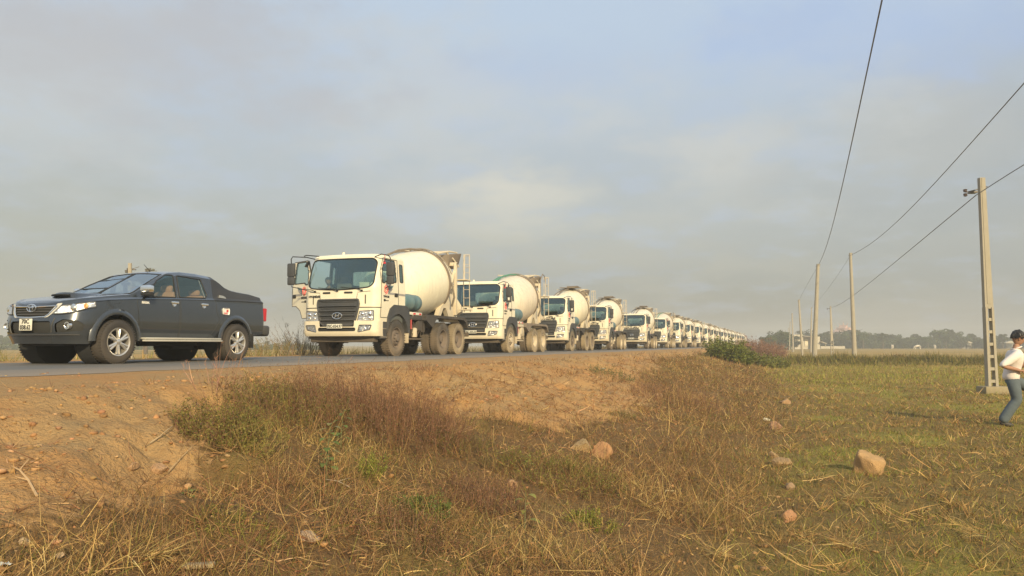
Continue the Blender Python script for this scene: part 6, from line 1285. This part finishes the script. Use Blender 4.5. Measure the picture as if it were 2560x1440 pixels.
# ================================================================== TREES, HOUSES, CATTLE
bark = mat('tree_bark', (.12, .095, .07), .9, var=.2)
def make_tree(name, label, H, R, n, ls, cols, crown0=.25, sparse=False, group=None, cat='tree'):
    t = thing(name, label, cat, (0, 0, 0), 0, group); b = MB(); th_ = H*.022+.05; b.tube([(0, 0, -.3), (.05*H*.2, 0, H*.3), (.02*H, .02*H, H*.62), (0, 0, H*.85)], [th_, th_*.8, th_*.5, th_*.2], 7)
    for i in range(7): a = i*2.4; z0 = H*(.3+.07*i); b.tube([(0, 0, z0), (math.cos(a)*R*.4, math.sin(a)*R*.4, z0+H*.12), (math.cos(a)*R*.75, math.sin(a)*R*.75, z0+H*.18)], [th_*.45, th_*.3, th_*.1], 5)
    b.build('trunk', bark, t); nc = 26 if not sparse else 12; u = rng.normal(size=(nc, 3)); u /= np.linalg.norm(u, axis=1)[:, None]; q = rng.uniform(.25, 1., nc)**.6; zc_ = H*(crown0+1)/2; cz = H*(1-crown0)/2; C_ = np.stack([u[:, 0]*R*q*.8, u[:, 1]*R*q*.8, zc_+u[:, 2]*cz*q*.8], 1)
    k = rng.choice(nc, n); rr = R*rng.uniform(.16, .34, nc)[k]; g_ = rng.normal(size=(n, 3)); g_ /= np.linalg.norm(g_, axis=1)[:, None]; p = C_[k]+g_*(rr*rng.uniform(.5, 1.05, n)**.5)[:, None]*np.array([1, 1, .8])
    v = Veg(); cc = pal(cols, n, var=.12)*(.8+.4*rng.uniform(0, 1, nc)[k])[:, None]; v.leaves(p, ls*rng.uniform(.6, 1.3, n), cc, .7); v.build('crown', VF, t); return t
DK = [(.075, .09, .04), (.06, .075, .035), (.10, .105, .05)]; MG = [(.09, .125, .045), (.12, .15, .055), (.07, .10, .04)]
def put(t, px, depth, top_py, sx=1.):
    H0 = t['H0']; base = on_ground(px, depth); topz = px_at(px, top_py, depth)[2]; s_ = (topz-base[2])/H0; t.location = tuple(base); t.scale = (s_*sx, s_*sx, s_); t.rotation_euler = (0, 0, rng.uniform(0, 6))
protos = []
for i in range(5):
    t = make_tree('broadleaf_tree', 'x', 7., [3.2, 2.6, 4.0, 3.0, 2.2][i], 2400, .42, [DK, MG, DK, MG, DK][i], [.05, .12, .0, .2, .3][i]); t['H0'] = 7.; protos.append([t, False])
def plant(k, px, depth, top, sx, label, group):
    p = protos[k]; c = p[0] if not p[1] else copy_tree(p[0]); p[1] = True; c['label'] = label; c['category'] = 'tree'; c['group'] = group; put(c, px, depth, top, sx)
TR = 'hazy trees along the right horizon'; TLf = 'hazy trees along the left horizon'
prof_ = [(1912, 838), (1926, 832), (1940, 825), (1956, 819), (1968, 828), (1986, 833), (2002, 830), (2016, 820), (2032, 830), (2048, 834), (2064, 824), (2080, 829), (2094, 822), (2108, 824), (2126, 822), (2142, 817), (2158, 824), (2176, 829), (2192, 828), (2208, 830), (2224, 829), (2240, 832), (2258, 839), (2276, 838), (2290, 833), (2304, 838), (2320, 836), (2334, 838), (2351, 816), (2366, 838), (2378, 821), (2390, 824), (2404, 840), (2418, 834), (2430, 832), (2446, 838), (2462, 842), (2478, 838), (2494, 835), (2508, 833), (2524, 838), (2540, 838), (2556, 834), (2574, 836), (2595, 832), (2620, 836), (2650, 834)]
for i, (px, ty) in enumerate(prof_):
    dp = 300+18*math.sin(i*1.9) if i > 5 else 200+8*i
    tall = ty < 823 and i > 12; lab = 'hazy tree on the right horizon, '
    if i < 5: lab = ['small dark tree at the left end of the green grove', 'rounded tree in the green grove behind the pole row', 'dark green tree in the grove left of the pale house', 'highest tree of the green grove left of the pale house', 'tree behind the porch of the pale house'][i]
    elif px < 2060: lab = 'hazy tree behind the roof of the pale house, %s from its left' % ORD2[i-5] if i-5 < 6 else lab
    elif tall: lab = {2142: 'tall tree just right of the pink temple roof', 2351: 'tallest tree on the right horizon, broad with a pointed top', 2378: 'slim tall tree right of the tallest horizon tree'}.get(px, 'tree beside the pink temple roof')
    else:
        nearest = min([(abs(px-q[0]), q[1], q[0]) for q in ((2110, 'the pink temple roof'), (2137, 'the tallest distant pole'), (2246, 'the brush heap'), (2293, 'the white cow'), (2351, 'the tallest horizon tree'), (2420, 'the dark grazing cow'), (2480, 'the nearest pole'), (2545, 'the running man'))]); lab = 'hazy horizon tree %d paces %s of %s' % (nearest[0]//4+1, 'left' if px < nearest[2] else 'right', nearest[1])
    plant(i % 5 if i not in (28, 30) else (4 if i == 30 else 1), px, dp, ty, .75 if px == 2378 else 1.15, lab, TR)
for i, px in enumerate([-60, -30, -5, 15, 34, 52]): plant(i % 5, px, 260, [836, 834, 833, 836, 842, 850][i], 1.1, 'hazy tree at the left photo edge beyond the pickup, %s from the left' % ORD2[i], TLf)
for i, px in enumerate([90, 150, 210, 640, 668, 690, 716, 742, 765]): plant(i % 5, px, 330, [856, 855, 857, 857, 852, 855, 849, 853, 855][i], 1.5, ['low hazy tree under the pickup nose', 'low hazy tree glimpsed below the pickup, front', 'low hazy tree glimpsed below the pickup, middle', 'faint tree just behind the pickup tail', 'faint low tree between pickup and first truck, second from the pickup', 'faint low tree midway between pickup and first truck', 'faint tree behind the leafless roadside shrub', 'faint tree right of the leafless roadside shrub', 'faint tree touching the first truck'][i], TLf)
hv = Veg(); n = 30000; side_ = rng.uniform(0, 1, n) < .7; pxs = np.where(side_, rng.uniform(1900, 2700, n), rng.uniform(-150, 800, n)); dp = np.where(pxs < 1975, rng.uniform(215, 235, n), np.where(side_, rng.uniform(292, 318, n), rng.uniform(300, 340, n))); lat_ = (pxs-1280)/FPX*dp; x = cF0[0]*dp+cR[0]*lat_; y = cF0[1]*dp+cR[1]*lat_; hh = np.where(side_, 3.6, 1.6)*(.5+fbm(pxs*.02, pxs*0, 97)); hv.leaves(np.stack([x, y, hh*rng.uniform(0, 1, n)], 1), np.where(side_, .8, .6), pal(DK+MG[:1], n), .7)
tag(hv.build('undergrowth', VF), kind='stuff')
for i, (px, ty, w_) in enumerate([(308, 664, .8), (364, 661, 1.1)]):
    t = make_tree('bare_crown_tree', ['thin crowned tree showing left of the pole top above the pickup roof', 'fuller thin crowned tree right of the pole top above the pickup roof'][i], 12., 1.6*w_, 1300, .22, [(.20, .18, .12), (.16, .15, .10)], .72, True); t['H0'] = 12.; put(t, px, 118, ty, 1.)
    del t['H0']
for o in list(COL.objects):
    if 'H0' in o: del o['H0']
# pale flat-roofed house
hs = on_ground(2005, 250); hse = thing('house', 'pale flat-roofed house with an open porch behind the row of poles', 'house', hs, YAW); wl = mat('pale_wall', (.50, .46, .37), .9, var=.1, scale=.6); k_ = 250/FPX
def hx(px): return (px-2005)*k_
def hz(py): return (872.5-py)*k_
b = MB(); b.box(((hx(1985)+hx(2007))/2, 2, hz(836)/2), (hx(2007)-hx(1985), 5, hz(836))); b.box(((hx(2031)+hx(2049))/2, 2, hz(841)/2), (hx(2049)-hx(2031), 5, hz(841))); b.box(((hx(2007)+hx(2031))/2, 3.2, hz(842)/2), (hx(2031)-hx(2007), 3, hz(842))); b.build('wall', wl, hse)
b = MB(); b.box(((hx(1960)+hx(1985))/2, 1.6, hz(846)), (hx(1985)-hx(1960)+.1, 4.4, .35)); b.build('porch_roof', wl, hse)
for px in (1961.5, 1967, 1973, 1979): b = MB(); b.box((hx(px), -.3, hz(847)/2), (.28, .28, hz(847))); b.build('porch_post', wl, hse)
b = MB(); b.box((hx(2019), .3, hz(840.5)), (hx(2033)-hx(2006), 3.2, .18), rot=('Y', .10)); b.build('awning', mat('sheet_roof', (.36, .32, .27), .7), hse)
b = MB(); b.box((hx(2021), 1.55, hz(855.5)), (hx(2025)-hx(2017), .12, hz(847)-hz(865)), .02); b.build('door', mat('cream_door', (.72, .66, .50), .7), hse)
for px, py in ((1996, 856), (2039, 856)): b = MB(); b.box((hx(px), -.54, hz(py)), (.9, .1, 1.0)); b.build('window', mat('dim_window', (.12, .12, .11), .5), hse)
b = MB(); b.box((hx(2055), -1, hz(856)), (1.9, 2.0, .15), rot=('Y', .35)); b.box((hx(2061), -1, hz(864)), (.15, .15, hz(857)*.5)); b.build('lean_to_roof', wl, hse)
# temple with a pink roof
ts = on_ground(2110, 430); tp = thing('temple', 'temple with a pink tiered pointed roof rising over the trees', 'temple', ts, YAW+.5); k_ = 430/FPX; pk_ = mat('pink_roof_tiles', (.55, .36, .30), .8, var=.1, scale=1); zt = lambda py: (872-py)*k_
b = MB(); b.box((0, 0, zt(838)/2), (8, 11, zt(838))); b.build('wall', wl, tp)
for s_, z0, z1 in ((1.0, zt(841), zt(829)), (.66, zt(833), zt(822)), (.36, zt(825), zt(816))):
    b = MB(); b.prism([(-5.0*s_, z0), (5.0*s_, z0), (3.0*s_, z0+(z1-z0)*.35), (0, z1), (-3.0*s_, z0+(z1-z0)*.35)], -6.5*s_, 6.5*s_, 'xz'); b.build('roof', pk_, tp)
    for e_ in (-1, 1): b = MB(); b.tube([(0, e_*6.5*s_, z1), (0, e_*(6.5*s_+.5), z1+.5), (0, e_*(6.5*s_+.6), z1+1.3)], [.18, .12, .03], 6); b.build('finial', pk_, tp)
b = MB(); b.tube([(0, 0, zt(817)), (0, 0, zt(806))], [.35, .05], 8); b.build('spire', pk_, tp)
# low wall, two sheds
b = MB(); c = on_ground(2082, 285); b.box((0, 0, .45), (9.0, .3, 1.0)); o = b.build('low_wall', wl, None); o.location = tuple(c); o.rotation_euler = (0, 0, YAW); tag(o, 'low pale wall before the trees, right of the house', 'wall')
for px, lab in ((2412, 'small shed with a pale roof behind the dark grazing cow'), (2521, 'small shed with a pale roof among the trees behind the running man')):
    c = on_ground(px, 292); s_ = thing('shed', lab, 'shed', c, YAW); b = MB(); b.box((0, 0, 1.1), (3.4, 3, 2.2)); b.build('wall', mat('shed_wall', (.22, .21, .18), .9), s_); b = MB(); b.prism([(-2.0, 2.1), (2.0, 2.1), (2.0, 2.25), (0, 3.0), (-2.0, 2.25)], -1.8, 1.8, 'xz'); b.build('roof', wl, s_); b = MB(); b.box((0, -1.53, .9), (.9, .06, 1.8)); b.build('door', M['inner'], s_)
def cow(px, depth, col, label, head_down, rz):
    c = on_ground(px, depth); S = Sk(); r_ = S.chain([(-.75, 0, 1.15), (-.35, 0, 1.12), (.15, 0, 1.10), (.55, 0, 1.18)], [(.24, .26), (.30, .34), (.31, .36), (.24, .30)])
    hd = [(.85, 0, 1.25), (1.05, 0, 1.28), (1.32, 0, 1.12)] if not head_down else [(.85, 0, .95), (1.02, 0, .55), (1.12, 0, .22)]; h_ = S.chain(hd, [.17, .13, .09], r_)
    for x0, i_, f in ((.50, 3, 0), (-.70, 0, 1)):
        for s_ in (-1, 1):
            if f: S.chain([(x0, s_*.16, .85), (x0+.08, s_*.17, .62), (x0-.12, s_*.17, .40), (x0-.06, s_*.17, .05)], [.15, .10, .055, .05], i_)
            else: S.chain([(x0, s_*.16, .82), (x0+.02, s_*.17, .45), (x0, s_*.17, .05)], [.12, .06, .05], i_)
    S.chain([(-.98, 0, 1.05), (-1.03, 0, .6)], [.03, .025], 0); t = thing('cow', label, 'cow', c, rz, 'cattle grazing on the far field'); bo = skin_mesh('body', S.p, S.e, S.r, mat('cow_hide', col, .9, var=.08), t, 1, 1)
    b = MB(); hx_ = Vector(hd[1])
    for s_ in (-1, 1): b.tube([hx_+Vector((0, s_*.08, .1)), hx_+Vector((.02, s_*.2, .2)), hx_+Vector((.06, s_*.2, .34))], [.03, .022, .008], 5)
    b.build('horns', M['frame'], bo)
cow(2294, 235, (.72, .66, .55), 'white cow grazing side-on, largest of the far cattle', True, YAW+3.0); cow(2231, 265, (.70, .65, .55), 'white cow seen end-on left of the brush heap', False, YAW+1.3); cow(2338, 275, (.62, .58, .5), 'small pale cow between the white cow and the nearest pole', True, YAW+.9); cow(2421, 240, (.05, .05, .045), 'dark buffalo grazing left of the nearest pole', True, YAW+.2)
# ================================================================== HAZE
b = MB(); b.box((0, 0, 9.4), (2060, 2060, 21.4)); hz_ = b.build('haze', None, None, 0) if 0 else None
me = bpy.data.meshes.new('haze'); bm = bmesh.new(); bmesh.ops.create_cube(bm, size=1)
for v in bm.verts: v.co = Vector((v.co.x*2060, v.co.y*2060+15, v.co.z*24+10.6))
bm.to_mesh(me); bm.free(); hzm = bpy.data.materials.new('haze_air'); hzm.use_nodes = True; t = NT(hzm.node_tree); pv_ = t.n('ShaderNodeVolumePrincipled'); pv_.inputs['Color'].default_value = (.90, .90, .86, 1); pv_.inputs['Density'].default_value = HAZE_D; pv_.inputs['Anisotropy'].default_value = 0.0
o_ = t.n('ShaderNodeOutputMaterial'); t.l(pv_.outputs[0], o_.inputs[1]); me.materials.append(hzm); tag(link(bpy.data.objects.new('haze', me)), kind='stuff')
